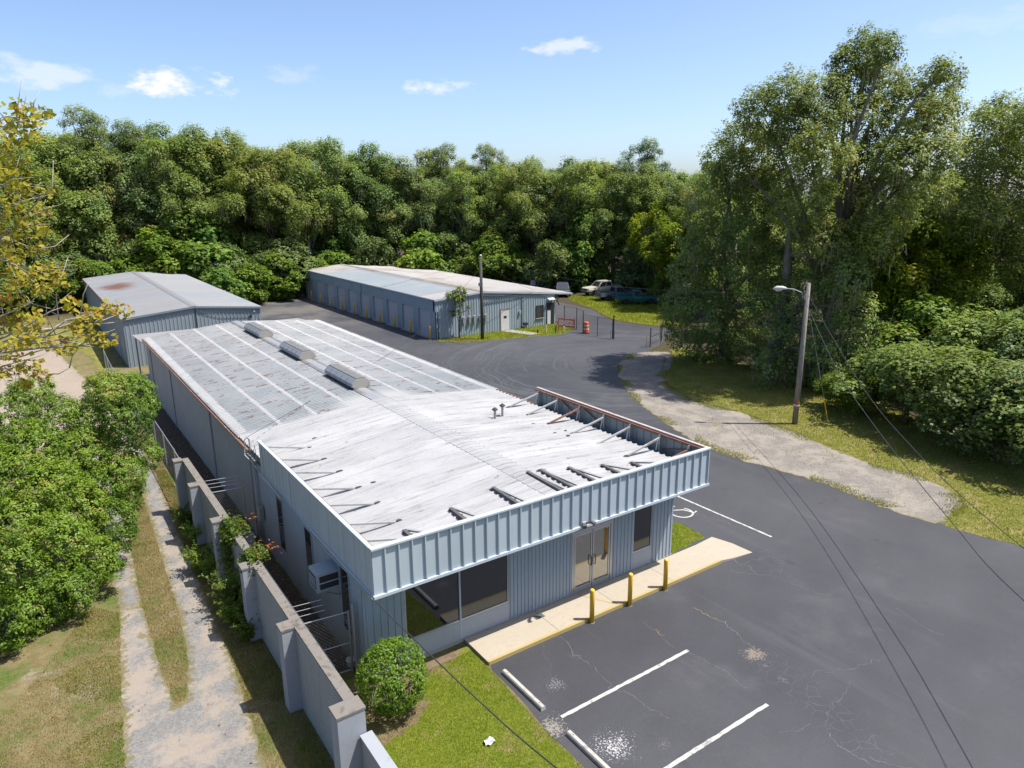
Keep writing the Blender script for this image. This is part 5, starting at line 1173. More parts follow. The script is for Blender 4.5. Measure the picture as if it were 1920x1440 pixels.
for i, (a, b, h, lb) in enumerate(((1008, 627, .45, 'short dark stake in the storage lawn left of the others'), (1024, 626, .75, 'white pipe stub standing in the storage lawn'), (1042, 624.5, .7, 'dark stake in the storage lawn near the second door'), (1057, 622.5, .5, 'pale stub beside the leaning barricade'))):
    x, y = G(a, b); t = thing('pipe_stub', lb, 'stake', (x, y, 0), 'stakes in the storage lawn')
    MB().tube([(x, y, -0.1), (x, y, h)], 0.05, 8).build('pipe', MAT['white' if i in (1, 3) else 'dark'], t); MB().lathe([(0.07, h), (0.04, h + 0.06)], x, y, 8).build('cap', MAT['white' if i in (1, 3) else 'dark'], t)
# outdoor condenser behind the wall
C = thing('condenser_unit', 'pale round topped condenser unit standing behind the block wall', 'condenser', (5.35, 26.0, 0))
MB().box(5.0, 5.75, 25.65, 26.4, 0.06, 0.72).build('casing', MAT['kick'], C)
MB().lathe([(0.33, 0.72), (0.36, 0.78), (0.33, 0.82), (0.28, 0.81)], 5.375, 26.02, 18).build('fan_ring', MAT['walk2'], C)
MB().lathe([(0.27, 0.815), (0.10, 0.83), (0.02, 0.84)], 5.375, 26.02, 14).build('fan_guard', MAT['dark'], C)
MB().box(4.95, 5.8, 25.6, 26.45, 0, 0.06).build('pad', MAT['coping'], C)
x, y = G(660, 1247)
o = thing('pail', 'round white pail lying inside the chain link gate', 'pail', (x, y, 0))
MB().lathe([(0.14, 0.02), (0.16, 0.18), (0.165, 0.20), (0.15, 0.21), (0.02, 0.215)], x, y, 16).build('pail', MAT['white'], o); MB().tube([(x - 0.15, y, 0.18), (x, y - 0.2, 0.1), (x + 0.15, y, 0.18)], 0.006, 5).build('handle', MAT['galv'], o)
x, y = G(918, 1393)
lit = MB(); rng = np.random.default_rng(77)
N1 = 7; vs = [(x + (i - 3) * 0.045 + rng.normal() * .012, y + (j - 3) * 0.035 + rng.normal() * .012, 0.035 + abs(rng.normal()) * 0.035) for i in range(N1) for j in range(N1)]
lit.add(vs, [(i * N1 + j, (i + 1) * N1 + j, (i + 1) * N1 + j + 1, i * N1 + j + 1) for i in range(N1 - 1) for j in range(N1 - 1) if (i, j) not in ((0, 0), (5, 5), (0, 5))])
tag(lit.build('paper_scrap', MAT['white']), 'crumpled white paper scrap on the front lawn', 'litter')

# ------------------------------------------------------------------ vehicles
def paint_mat(name, col, dirt=0.2):
    m = N(name); nz = m.noise(1.3, 5, 0.65)
    c = m.mix(m.ramp(nz, 0.5, 0.75, 0, dirt), col, (0.20, 0.18, 0.15))
    return m.done(m.bsdf(c, 0.35, 0.0, None, 0.5, **{'Coat Weight': 0.4, 'Coat Roughness': 0.15}))
car_glass = M_glass('car_glass', (0.10, 0.11, 0.12), 0.05, 0.8); tyre = MAT['black']; rimm = plain('steel_rim', (0.42, 0.42, 0.42), 0.4, 0.6)
def wheel(t, x, y, r=0.36):
    w_ = MB().lathe([(r * .62, -0.11), (r * .95, -0.11), (r, -0.07), (r, 0.07), (r * .95, 0.11), (r * .62, 0.11)], 0, 0, 20)
    w_.v = [(a + x, c + y, b + r) for a, b, c in w_.v]; o = w_.build('wheel', tyre, t, False, True)
    h = MB().lathe([(r * .60, -0.09), (r * .55, -0.06), (r * .2, -0.05), (r * .12, -0.10)], 0, 0, 14); sg = -1 if y < 0 else 1
    h.v = [(a + x, -sg * c * 1.0 + y, b + r) for a, b, c in h.v]; h.build('rim', rimm, o, False, True)
def loft(mb, secs):
    """closed loft through sections (lists of equal length)"""
    n = len(secs[0]); vs = [p for s in secs for p in s]; fs = []
    for i in range(len(secs) - 1):
        for k in range(n): fs.append((i * n + k, i * n + (k + 1) % n, (i + 1) * n + (k + 1) % n, (i + 1) * n + k))
    fs += [tuple(range(n))[::-1], tuple(range((len(secs) - 1) * n, len(secs) * n))]; mb.add(vs, fs); return mb
def body_section(x, hw, z0, z1): return [(x, -hw, z0), (x, -hw - 0.03, (z0 + z1) * .5), (x, -hw + 0.04, z1), (x, hw - 0.04, z1), (x, hw + 0.03, (z0 + z1) * .5), (x, hw, z0)]
def pickup(label, loc, head, paint, crew=True, lift=0.0, L=5.4, topper=False, group='old vehicles parked under the trees', name='pickup_truck', cat='truck', suv=False):
    t = thing(name, label, cat, (*loc, 0), group, math.atan2(head[1], head[0]))
    hl = L / 2; hw = 0.92; zb = 0.50 + lift; zs = 1.06 + lift; ztop = 1.72 + lift
    fx, rx = hl - 0.95, -hl + 1.05                                   # axles
    cab_f = hl - 1.55; cab_r = cab_f - (2.35 if crew else 1.65)
    if suv: cab_r = -hl + 0.15
    b = loft(MB(), [body_section(hl, hw * .82, zb + .05, zs - .22), body_section(hl - 0.12, hw * .95, zb, zs - .10), body_section(cab_f + 0.1, hw, zb, zs), body_section(cab_r, hw, zb, zs)])
    body = b.build('body', paint, t, False, True)
    if not suv:
        bed = MB().box(-hl, cab_r - 0.03, -hw, -hw + 0.09, zb + .1, zs + .02).box(-hl, cab_r - 0.03, hw - 0.09, hw, zb + .1, zs + .02).box(-hl + 0.07, cab_r - 0.03, -hw + 0.09, hw - 0.09, zb + .1, zb + .2).box(cab_r - 0.1, cab_r - 0.03, -hw + 0.09, hw - 0.09, zb + .2, zs)
        bed.build('cargo_bed', paint, t, False, True)
        MB().box(-hl - 0.01, -hl + 0.06, -hw + 0.09, hw - 0.09, zb + .15, zs + .01).build('tailgate', paint, t, False, True)
    # cabin: lower ring, raked pillars, roof
    zc = zs; lo = [(cab_f, -hw + .05, zc), (cab_f, hw - .05, zc), (cab_r, hw - .05, zc), (cab_r, -hw + .05, zc)]
    hi = [(cab_f - .62, -hw + .20, ztop), (cab_f - .62, hw - .20, ztop), (cab_r + (.12 if not suv else .3), hw - .20, ztop), (cab_r + (.12 if not suv else .3), -hw + .20, ztop)]
    cb = MB().add(lo + hi + [(p[0] * 0.98 + 0.02 * (cab_f + cab_r) / 2, p[1] * 0.85, ztop + 0.06) for p in hi], [(0, 1, 5, 4), (1, 2, 6, 5), (2, 3, 7, 6), (3, 0, 4, 7), (4, 5, 9, 8), (5, 6, 10, 9), (6, 7, 11, 10), (7, 4, 8, 11), (8, 9, 10, 11), (3, 2, 1, 0)])
    cab = cb.build('cabin', paint, t, False, True)
    def face(i, j, u0, u1, v0, v1, nm, push):
        A, Bq, Cq, Dq = Vector(lo[i]), Vector(lo[j]), Vector(hi[j]), Vector(hi[i])
        P = lambda u, v: (A.lerp(Bq, u)).lerp(Dq.lerp(Cq, u), v)
        nrm = (Bq - A).cross(Dq - A).normalized()
        if nrm.dot(A - Vector(((cab_f + cab_r) / 2, 0, zc))) < 0: nrm = -nrm
        q = [P(u0, v0), P(u1, v0), P(u1, v1), P(u0, v1)]; MB().add([p + nrm * push for p in q] + [p + nrm * (push + .008) for p in q], [(0, 1, 2, 3), (4, 5, 6, 7), (0, 1, 5, 4), (1, 2, 6, 5), (2, 3, 7, 6), (3, 0, 4, 7)]).build(nm, car_glass, cab, False, True)
    face(0, 1, .06, .94, .08, .92, 'windscreen', 0.004); face(2, 3, .1, .9, .12, .88, 'rear_window', 0.004)
    for (i, j) in ((1, 2), (3, 0)):
        if crew or suv:
            for (u0, u1) in (((.10, .48), (.54, .93)) if (i, j) == (1, 2) else ((.07, .46), (.52, .90))): face(i, j, u0, u1, .10, .88, 'side_window', 0.004)
        else: face(i, j, .14, .88, .10, .88, 'side_window', 0.004)
    for s in (-1, 1):
        y = s * (hw - 0.08)
        wheel(t, fx, y); wheel(t, rx, y)
        for ax_ in (fx, rx): MB().prism([(ax_ + 0.47 * math.cos(a), 0.36 + 0.47 * math.sin(a)) for a in np.linspace(0.15, math.pi - 0.15, 9)], 'y', s * hw - 0.005 if s > 0 else -hw - 0.036, s * hw + 0.036 if s > 0 else -hw + 0.005).build('wheel_arch', MAT['dark'], t, False, True)
        MB().box(hl - 0.10, hl + 0.0, s * hw * .62 - .14, s * hw * .62 + .14, zs - .34, zs - .20).build('headlight', MAT['alu'], t, False, True)
        MB().box(-hl - 0.02, -hl + 0.01, s * (hw - .07) - .06, s * (hw - .07) + .06, zs - .35, zs - .05).build('tail_light', plain('tail_lens', (0.30, 0.02, 0.02), 0.3) if 'tail_lens' not in bpy.data.materials else bpy.data.materials['tail_lens'], t, False, True)
        MB().box(cab_f - .35, cab_f - .2, s * (hw + .02), s * (hw + .22), zs + .05, zs + .22).build('wing_mirror', MAT['dark'], t, False, True)
    MB().box(hl - 0.05, hl + 0.10, -hw * .9, hw * .9, zb - .05, zb + .13).build('bumper', MAT['alu'], t, False, True)
    MB().box(-hl - 0.14, -hl - 0.02, -hw * .92, hw * .92, zb - .02, zb + .13).build('bumper', MAT['alu'], t, False, True)
    MB().box(hl - 0.02, hl + 0.012, -hw * .5, hw * .5, zs - .36, zs - .18).build('grille', MAT['dark'], t, False, True)
    return t
mx = lambda a, b: ((a[0] + b[0]) / 2, (a[1] + b[1]) / 2)
pickup('cream white crew cab pickup truck facing the storage building', (64.2, 71.9), (-0.97, 0.12), paint_mat('cream_paint', (0.66, 0.62, 0.50)), True, 0.12)
pickup('dull grey blue pickup truck with its tailgate towards us', (62.4, 67.0), (0.95, -0.28), paint_mat('grey_blue_paint', (0.13, 0.17, 0.23), 0.5), False, 0.0, 5.2)
pickup('teal green pickup truck parked nearest the meadow', (62.0, 62.9), (0.84, -0.54), paint_mat('teal_paint', (0.012, 0.15, 0.165), 0.15), False, 0.0, 5.0)
pickup('dark car with a pale bonnet left of the white truck', (59.6, 74.6), (-0.55, -0.83), paint_mat('dark_green_paint', (0.035, 0.05, 0.055), 0.5), True, 0.0, 4.6, suv=True, name='parked_car', cat='car')
pickup('black car half hidden behind the storage roof edge', (58.6, 79.2), (-0.6, -0.8), paint_mat('black_paint', (0.03, 0.032, 0.036), 0.3), True, 0.0, 4.6, suv=True, name='parked_car', cat='car')
x, y = G(1235, 566)
J = thing('junk_pile', 'pile of rusty scrap and boards beside the teal truck', 'scrap', (x, y, 0)); rr = random.Random(3)
for i in range(26):
    a = rr.random() * 6.28; r0 = rr.random() * 1.6; bx_, by_ = x + math.cos(a) * r0, y + math.sin(a) * r0; dx, dy = rr.uniform(-.8, .8), rr.uniform(-.8, .8); z0 = 0.08 + 0.5 * max(0, 1 - r0 / 1.7) * rr.random()
    MB().bar((bx_ - dx, by_ - dy, z0), (bx_ + dx, by_ + dy, z0 + rr.uniform(0, .35)), rr.uniform(.05, .3), rr.uniform(.03, .12)).build('scrap_board', [MAT['rusty'], MAT['dark'], MAT['brace'], MAT['pole']][i % 4], J)

# ------------------------------------------------------------------ vegetation
def unit(v): return v / np.maximum(np.linalg.norm(v, axis=-1, keepdims=True), 1e-9)
def leaves(P, Nn, L, Wd, rng, droop=0.0, T=None):
    """one folded rhombic leaf (2 triangles) at each point"""
    n = len(P); t = unit(np.cross(Nn, rng.normal(size=(n, 3)))) if T is None else unit(T - Nn * (T * Nn).sum(1, keepdims=True))
    if droop: t = unit(t + np.array([0, 0, -droop]))
    b = unit(np.cross(Nn, t)); L = np.asarray(L)[:, None]; Wd = np.asarray(Wd)[:, None]
    mid = P + t * L * 0.05 + Nn * Wd * 0.18
    V = np.stack([P - t * L * 0.5, mid + b * Wd * 0.5 - Nn * Wd * 0.1, P + t * L * 0.5 - Nn * L * 0.08, mid - b * Wd * 0.5 - Nn * Wd * 0.1], 1)
    return V.reshape(-1, 3), np.arange(4 * n).reshape(-1, 4)
def foliage(lobes, rng, dens, per, sub_r, L, Wd, up=0.85, cull=0.70, top_bias=0.25, droop=0.0, flat=1.0, spread=(0.72, 1.06)):
    """lobes: (centre, radii). clumps of leaves over the lobes' shells; clumps buried in other lobes are skipped"""
    C = np.array([l[0] for l in lobes], float); R = np.array([l[1] if hasattr(l[1], '__len__') else (l[1],) * 3 for l in lobes], float)
    S = []; D = []; LB = []
    for i in range(len(lobes)):
        area = 4 * math.pi * ((R[i] ** 1.6).prod() ** (1 / 1.6 / 3)) ** 2; k = max(6, int(area * dens))
        d = unit(rng.normal(size=(k, 3))); keep = rng.random(k) < np.clip(0.75 + top_bias * d[:, 2] * 2, 0.15, 1); d = d[keep]
        p = C[i] + d * R[i] * (rng.uniform(spread[0], spread[1], (len(d), 1)))
        S.append(p); D.append(unit(d / R[i])); LB.append(np.full(len(d), rng.normal() * 0.17))
    S = np.concatenate(S); D = np.concatenate(D); LB = np.concatenate(LB); bad = np.zeros(len(S), bool)
    for i in range(len(lobes)): bad |= (((S - C[i]) / R[i]) ** 2).sum(1) < cull ** 2
    S = S[~bad]; D = D[~bad]; LB = LB[~bad]; m = len(S)
    st = rng.normal(size=m) * 0.17 + LB + 0.48 + D[:, 2] * 0.06
    sr = sub_r * rng.uniform(0.6, 1.35, m)
    n = m * per; idx = np.repeat(np.arange(m), per); g = rng.normal(size=(n, 3)); g *= np.minimum(1, 1.5 / np.linalg.norm(g, axis=1, keepdims=True)); g[:, 2] *= flat
    P = S[idx] + g * sr[idx][:, None] * 0.62
    Nn = unit(D[idx] * 0.7 + unit(g) * 0.45 + rng.normal(size=(n, 3)) * 0.38 + np.array([0, 0, up]))
    V, F = leaves(P, Nn, L * rng.uniform(0.65, 1.3, n), Wd * rng.uniform(0.7, 1.25, n), rng, droop)
    tint = np.clip(st[idx] + rng.normal(size=n) * 0.13, 0, 1)
    return V, F, tint
def moss_strips(lobes, rng, n, length, wid, zmin=1.0):
    C = np.array([l[0] for l in lobes], float); R = np.array([l[1] if hasattr(l[1], '__len__') else (l[1],) * 3 for l in lobes], float)
    i = rng.integers(0, len(lobes), n); d = unit(rng.normal(size=(n, 3))); d[:, 2] = -np.abs(d[:, 2]) * 0.5
    # strands hang in bunches
    P = C[i] + d * R[i] * 0.95; k = 8; P = np.repeat(P, k, 0) + rng.normal(size=(n * k, 3)) * np.array([0.30, 0.30, 0.40]); n = n * k
    ln = length * rng.uniform(0.35, 1.2, n); a = rng.uniform(0, 6.28, n); t = np.stack([np.cos(a), np.sin(a), np.zeros(n)], 1) * (wid * rng.uniform(0.5, 1.3, n))[:, None]
    sw = rng.normal(size=(n, 3)) * 0.12; sw[:, 2] = 0; low = P - np.array([0, 0, 1]) * ln[:, None] + sw; low[:, 2] = np.maximum(low[:, 2], zmin)
    mid = (P + low) / 2 + rng.normal(size=(n, 3)) * 0.05
    V = np.stack([P - t * 0.4, mid - t, low, mid + t], 1).reshape(-1, 3)
    return V, np.arange(4 * n).reshape(-1, 4), np.clip(rng.normal(0.5, 0.22, n), 0, 1)
def limbs(base, lobes, rng, r0, fork, n, lean=(0, 0), top=None, seg=7):
    """tapered trunk with limbs reaching into the lobes"""
    mb = MB(); bx_, by_, bz_ = base; zt = top if top else max(l[0][2] for l in lobes) * 0.8
    ax_ = [(bx_ + lean[0] * f + math.sin(f * 5 + bx_) * r0 * 0.5, by_ + lean[1] * f + math.cos(f * 4) * r0 * 0.5, bz_ + (zt - bz_) * f) for f in np.linspace(0, 1, 7)]
    mb.tube(ax_, [r0 * (1.25, 1.0, .88, .74, .58, .4, .16)[i] for i in range(7)], 10)
    order = rng.permutation(len(lobes))[:n]
    for i in order:
        c = Vector(lobes[i][0]); f = rng.uniform(fork, 0.85); k = min(5, int(f * 6)); s = Vector(ax_[k]).lerp(Vector(ax_[k + 1]), f * 6 - k) if f * 6 < 6 else Vector(ax_[6])
        if s.z > c.z + 1.5: s = Vector(ax_[max(1, k - 2)])
        m1 = s.lerp(c, 0.4) + Vector((rng.normal() * .3, rng.normal() * .3, (c - s).length * 0.10)); m2 = s.lerp(c, 0.75) + Vector((rng.normal() * .3, rng.normal() * .3, (c - s).length * 0.08))
        rr = r0 * rng.uniform(0.26, 0.46); mb.tube([s, m1, m2, c], [rr, rr * .75, rr * .45, rr * .15], seg)
        for _ in range(2):
            e = c + Vector(rng.normal(size=3)) * 0.45 * float(np.mean(lobes[i][1])); mb.tube([m2, m2.lerp(e, .5) + Vector((0, 0, .15)), e], [rr * .4, rr * .25, rr * .08], 5)
    return mb
def oak_lobes(rng, h, R, z0, n, rmin, rmax, flat=0.8, ragged=0.25):
    out = []
    while len(out) < n:
        u = unit(rng.normal(size=3)) * rng.random() ** 0.42
        zc = z0 + (h - z0) * 0.52; zz = zc + u[2] * (h - z0) * 0.47
        f = (zz - z0) / (h - z0); wide = 0.62 + 0.55 * math.sin(math.pi * min(1, max(0, f)) ** 0.8) - 0.3 * f * f
        c = np.array([u[0] * R * wide, u[1] * R * wide, zz]) * np.array([1 + rng.normal() * ragged * .3, 1 + rng.normal() * ragged * .3, 1])
        r = rng.uniform(rmin, rmax)
        if all(np.linalg.norm(c - o[0]) > (r + o[1][0]) * 0.48 for o in out): out.append((c, (r, r, r * flat)))
        elif rng.random() < 0.02: out.append((c, (r, r, r * flat)))
    return out
PROTO = {}
def proto(kind, seed, h, R, z0, nl, rmin, rmax, dens, per, sub_r, L, Wd, leaf, bark, r0, moss=0, fork=0.3, nlimb=12, flat=0.8, **kw):
    rng = np.random.default_rng(seed); lobes = oak_lobes(rng, h - rmax * 0.6, R, z0, nl, rmin, rmax, flat)
    V, F, t = foliage(lobes, rng, dens, per, sub_r, L, Wd, **kw)
    cr = np_mesh(kind + '_crown', V, F, MAT[leaf], {'tint': t})
    tr = limbs((0, 0, -0.2), lobes, rng, r0, fork, nlimb).mesh(kind + '_trunk', MAT[bark], smooth=True)
    ms = None
    if moss:
        V, F, t = moss_strips(lobes, rng, moss, 1.5, 0.045, 1.0); ms = np_mesh(kind + '_moss', V, F, MAT['moss'], {'tint': t})
    PROTO[kind] = (cr, tr, ms, h)
def plant_tree(kind, x, y, h, rz, name, label, cat='tree', group=None, wide=1.0, z=0.0):
    cr, tr, ms, h0 = PROTO[kind]; s = h / h0
    t = thing(name, label, cat, (x, y, z), group, rz)
    for nm, me in (('trunk', tr), ('crown', cr), ('hanging_moss', ms)):
        if me is None: continue
        o = link(nm, me, t)
        if nm == 'hanging_moss': o['kind'] = 'stuff'
        o.scale = (s * wide, s * wide, s)
    return t
OAKKW = dict(dens=3.3, per=17, sub_r=0.55, L=0.31, Wd=0.185, cull=0.55, spread=(0.6, 1.14))
proto('oak_a', 1, 22, 6.2, 2.5, 46, 1.2, 2.3, leaf='leaf_oak', bark='bark', r0=0.42, moss=60, **OAKKW)
proto('oak_b', 2, 22, 5.6, 3.0, 42, 1.1, 2.2, leaf='leaf_oak2', bark='bark', r0=0.40, moss=25, **OAKKW)
proto('oak_c', 3, 22, 6.6, 2.0, 48, 1.1, 2.4, leaf='leaf_oak', bark='bark', r0=0.45, moss=130, **OAKKW)
proto('oak_d', 4, 22, 5.0, 4.0, 38, 1.0, 2.1, leaf='leaf_dark', bark='bark', r0=0.38, moss=16, **OAKKW)
proto('oak_e', 5, 22, 5.8, 2.5, 44, 1.2, 2.2, leaf='leaf_oak2', bark='bark', r0=0.4, moss=50, **OAKKW)
proto('oak_f', 16, 22, 5.2, 4.0, 34, 0.9, 1.9, 2.4, 14, 0.55, 0.34, 0.20, 'leaf_oak2', 'bark_pale', 0.34, 30, 0.3, 22, 0.75)
proto('pine', 6, 24, 4.2, 15.0, 20, 0.9, 1.5, 3.4, 16, 0.55, 0.42, 0.10, 'leaf_pine', 'bark_pine', 0.30, 0, 0.55, 18, 0.6, top_bias=0.4)
proto('under_a', 7, 8, 2.9, 0.6, 22, 0.8, 1.4, 4.0, 12, 0.42, 0.36, 0.22, 'leaf_bright', 'bark', 0.14, 0, 0.15, 8)
proto('under_b', 8, 8, 2.6, 0.4, 20, 0.8, 1.3, 4.0, 12, 0.42, 0.34, 0.20, 'leaf_dark', 'bark', 0.14, 0, 0.15, 8)
proto('under_c', 9, 8, 3.2, 0.3, 24, 0.8, 1.4, 4.0, 12, 0.45, 0.46, 0.30, 'leaf_bright', 'bark', 0.14, 0, 0.15, 8)
proto('lime', 10, 14, 4.4, 3.6, 34, 0.9, 1.6, 3.6, 13, 0.5, 0.40, 0.22, 'leaf_lime', 'bark_pale', 0.20, 0, 0.25, 12)
proto('shrub_a', 12, 5, 2.3, 0.2, 22, 0.55, 1.0, 8.0, 12, 0.28, 0.19, 0.12, 'leaf_oak2', 'bark', 0.10, 0, 0.1, 6)
proto('shrub_b', 13, 5, 2.5, 0.1, 24, 0.55, 1.05, 8.0, 12, 0.28, 0.21, 0.13, 'leaf_bright', 'bark', 0.10, 0, 0.1, 6)
proto('shrub_c', 14, 5, 2.2, 0.2, 22, 0.5, 1.0, 8.0, 12, 0.28, 0.18, 0.11, 'leaf_dark', 'bark', 0.10, 0, 0.1, 6)
# slim sparse tree before the storage end wall
proto('slim', 15, 5.2, 1.15, 2.2, 13, 0.26, 0.5, 9.0, 9, 0.20, 0.22, 0.13, 'leaf_oak2', 'bark', 0.075, 0, 0.4, 9)

def at(pxx, py, d):
    """point at horizontal distance d on the sight line through a pixel"""
    r = ray(pxx, py); k = d / math.hypot(r[0], r[1]); return (float(r[0] * k), float(r[1] * k), float(CAM_H + r[2] * k))
rr = random.Random(9)
def edge_d(p):
    return float(np.interp(p, [-100, 160, 480, 560, 700, 900, 1060, 1180, 1260, 1330], [96, 104, 104, 103, 106, 107, 101, 99, 90, 84]))
def sky_y(p):
    return float(np.interp(p, [-100, 40, 130, 200, 330, 450, 520, 600, 680, 720, 850, 960, 1060, 1130, 1180, 1260, 1340], [215, 225, 196, 222, 222, 222, 232, 222, 262, 254, 272, 284, 266, 272, 290, 292, 300]))
FG = 'forest trees behind the buildings'
kinds = ['oak_a', 'oak_c', 'oak_f', 'oak_b', 'oak_e', 'oak_d', 'oak_c', 'oak_f', 'oak_e']
LBL = {'oak_a': 'olive green oak', 'oak_b': 'yellow green oak', 'oak_c': 'mossy oak', 'oak_d': 'narrow dark tree', 'oak_e': 'rounded mid green oak', 'oak_f': 'open crowned pale tree'}
def where(p):
    for lim, w_ in ((70, 'behind the yellow tree'), (160, 'left of the left shed'), (250, 'behind the left shed, left part'), (340, 'behind the left shed, right part'), (450, 'above the thicket'), (570, 'above the back lane fence'), (690, 'behind the far storage roof end'), (800, 'behind the storage roof middle'), (900, 'left of the storage pole top'), (1000, 'right of the storage pole top'), (1080, 'behind the storage roof tip'), (1180, 'behind the white truck'), (1270, 'behind the teal truck')):
        if p < lim: return w_
    return 'behind the vine covered oak'
k = 0; p = -70
while p < 1350:
    d = edge_d(p) + rr.uniform(-1.5, 2.5); x, y, _ = at(p, 560, d + 4); zt = at(p, sky_y(p) + rr.choice([0, 6, 18, 34, 50]), d + 4)[2]
    kd = kinds[k % 9]
    plant_tree(kd, x, y, min(27, max(14, zt)), rr.random() * 6.28, 'forest_oak', LBL[kd] + ' in the forest front ' + where(p), 'tree', FG, rr.uniform(0.9, 1.1)); k += 1; p += rr.uniform(48, 66)
p = -40
while p < 1400:
    d = edge_d(p) + 14 + rr.uniform(-2, 3); x, y, _ = at(p, 560, d); zt = at(p, sky_y(p) + rr.choice([-4, 2, 8, 14]), d)[2]
    kd = kinds[(k * 5 + 2) % 9]
    plant_tree(kd, x, y, min(29, max(14, zt)), rr.random() * 6.28, 'forest_oak', LBL[kd] + ', second row, ' + where(p), 'tree', FG + ', second row', rr.uniform(0.9, 1.1)); k += 1; p += rr.uniform(55, 75)
for (p, py, d, lb) in [(150, 188, 112, 'tall pine with feathery top above the left forest'), (235, 215, 112, 'thin pine crown poking above the left forest'), (1215, 252, 112, 'flat topped tall pine standing clear of the forest by the trucks'), (832, 262, 118, 'small pine top above the middle of the forest'), (912, 262, 118, 'sparse pine tip right of the forest middle')]:
    x, y, z = at(p, py, d); plant_tree('pine', x, y, z, rr.random() * 6, 'pine_tree', lb, 'tree', 'pines above the forest')
ul = {'under_a': 'bright understorey tree ', 'under_b': 'dark understorey tree ', 'under_c': 'large leaved bright bush '}
p = -30; k = 0
spec = []
while p < 1240:
    spec.append((p, rr.uniform(4.5, 9.0))); p += rr.uniform(30, 48)
for p, h in spec:
    kd = ['under_b', 'under_a', 'under_c', 'under_b'][k % 4]; k += 1
    d = edge_d(p) - 2 + rr.uniform(-2, 1.5)
    if 1050 < p < 1230: d += 2; h *= 0.85
    x, y, _ = at(p, 560, d)
    plant_tree(kd, x, y, h, rr.random() * 6.28, 'understorey_tree', ul[kd] + where(p), 'tree', 'understorey along the forest edge', rr.uniform(0.95, 1.3))
# the light green thicket between the left shed and the back lane
for i, (p, py, d, h, kd, lb) in enumerate([(310, 470, 101.5, 9.5, 'under_a', 'bright pointed bush tree rising above the left shed roof'), (355, 425, 103, 12.0, 'under_a', 'tall yellow green understorey tree behind the left shed'), (400, 440, 103, 11, 'under_c', 'leafy green tree just right of the tallest understorey tree'), (425, 0, 93, 5.2, 'under_c', 'large leaved shrub touching the left shed corner'), (470, 0, 95, 5.6, 'under_c', 'large leaved shrub in the middle of the thicket'), (520, 0, 98, 6.5, 'under_c', 'tallest large leaved shrub by the back fence'), (555, 0, 101, 5.0, 'under_a', 'shrub at the back fence end beside the storage doors'), (385, 0, 99, 5.5, 'under_c', 'large leaved shrub right behind the left shed'), (160, 0, 100, 6, 'under_a', 'bright shrub behind the far corner of the left shed'), (640, 430, 106, 8.5, 'under_c', 'bright tree above the far end of the storage roof')]):
    x, y, _ = at(p, 560, d); plant_tree(kd, x, y, h, i * 1.7, 'thicket_shrub', lb, 'shrub', 'thicket between the sheds', 1.15)
x, y = G(1220, 560); plant_tree('lime', x + 0.5, y - 0.2, 13.5, 0.6, 'lime_green_tree', 'yellow green tree with pale trunk behind the teal truck', 'tree', None, 0.85)
x, y, _ = at(1268, 560, 86); plant_tree('lime', x, y, 12.5, 2.6, 'lime_green_tree', 'yellow green tree half hidden behind the mossy oaks', 'tree', None, 1.0)
x, y, _ = at(1712, 560, 59); plant_tree('lime', x, y, 13.5, 4.1, 'lime_green_tree', 'sunlit yellow green tree in the gap between the two big oaks', 'tree', None, 0.85)
x, y, _ = at(1090, 560, 101); plant_tree('under_c', x, y, 12.0, 1.0, 'leafy_tree', 'tall fresh green tree behind the white truck', 'tree', None, 0.75)
x, y = G(862, 634); plant_tree('slim', x, y, 5.2, 0.8, 'slim_tree', 'slim young tree before the storage building corner', 'tree', None, 1.0)

# ---- trees built crown by crown where the photograph shows them
def lobes_px(L, d0, jit, rng, sq=1.0):
    out = []
    for q in L:
        d = (q[3] if len(q) > 3 else d0) + rng.uniform(-jit, jit); c = at(q[0], q[1], d); slant = math.sqrt(d * d + (CAM_H - c[2]) ** 2); r = q[2] * slant / FPX / math.cos(math.atan2(abs(q[0] - 960), FPX)) ** 0
        out.append((np.array(c), (r, r, r * sq)))
    return out
def built_tree(name, label, cat, base, lobes, leaf, bark, seed, dens, per, sub_r, L, Wd, r0, fork=0.25, nlimb=12, lean=(0, 0), moss=0, mossl=2.0, group=None, top=None, vine=None, **kw):
    rng = np.random.default_rng(seed); t = thing(name, label, cat, base, group)
    b = np.array(base, float)
    V, F, tt = foliage(lobes, rng, dens, per, sub_r, L, Wd, **kw)
    link('crown', np_mesh('crown', V - b, F, MAT[leaf], {'tint': tt}), t)
    limbs((base[0], base[1], base[2] - 0.2), lobes, rng, r0, fork, nlimb, lean, top).build('trunk', MAT[bark], t, True)
    if moss:
        V, F, tt = moss_strips(lobes, rng, moss, mossl * 0.75, 0.028, 0.6); link('hanging_moss', np_mesh('hanging_moss', V - b, F, MAT['moss'], {'tint': tt}), t)['kind'] = 'stuff'
    return t
rng = np.random.default_rng(41)
BIG = [(1625, 100, 38), (1590, 120, 30), (1655, 95, 26), (1600, 165, 42), (1650, 160, 42), (1480, 185, 46), (1430, 215, 46), (1535, 190, 42), (1500, 240, 50), (1600, 235, 50), (1700, 205, 42), (1755, 165, 34), (1772, 135, 22), (1730, 250, 46), (1770, 215, 30),
       (1395, 265, 42), (1450, 295, 50), (1540, 300, 52), (1625, 310, 52), (1700, 310, 48), (1755, 285, 36), (1375, 320, 38), (1420, 365, 46), (1500, 375, 52), (1580, 385, 52), (1665, 385, 48), (1735, 360, 40), (1460, 440, 46), (1550, 455, 46), (1640, 450, 44)]
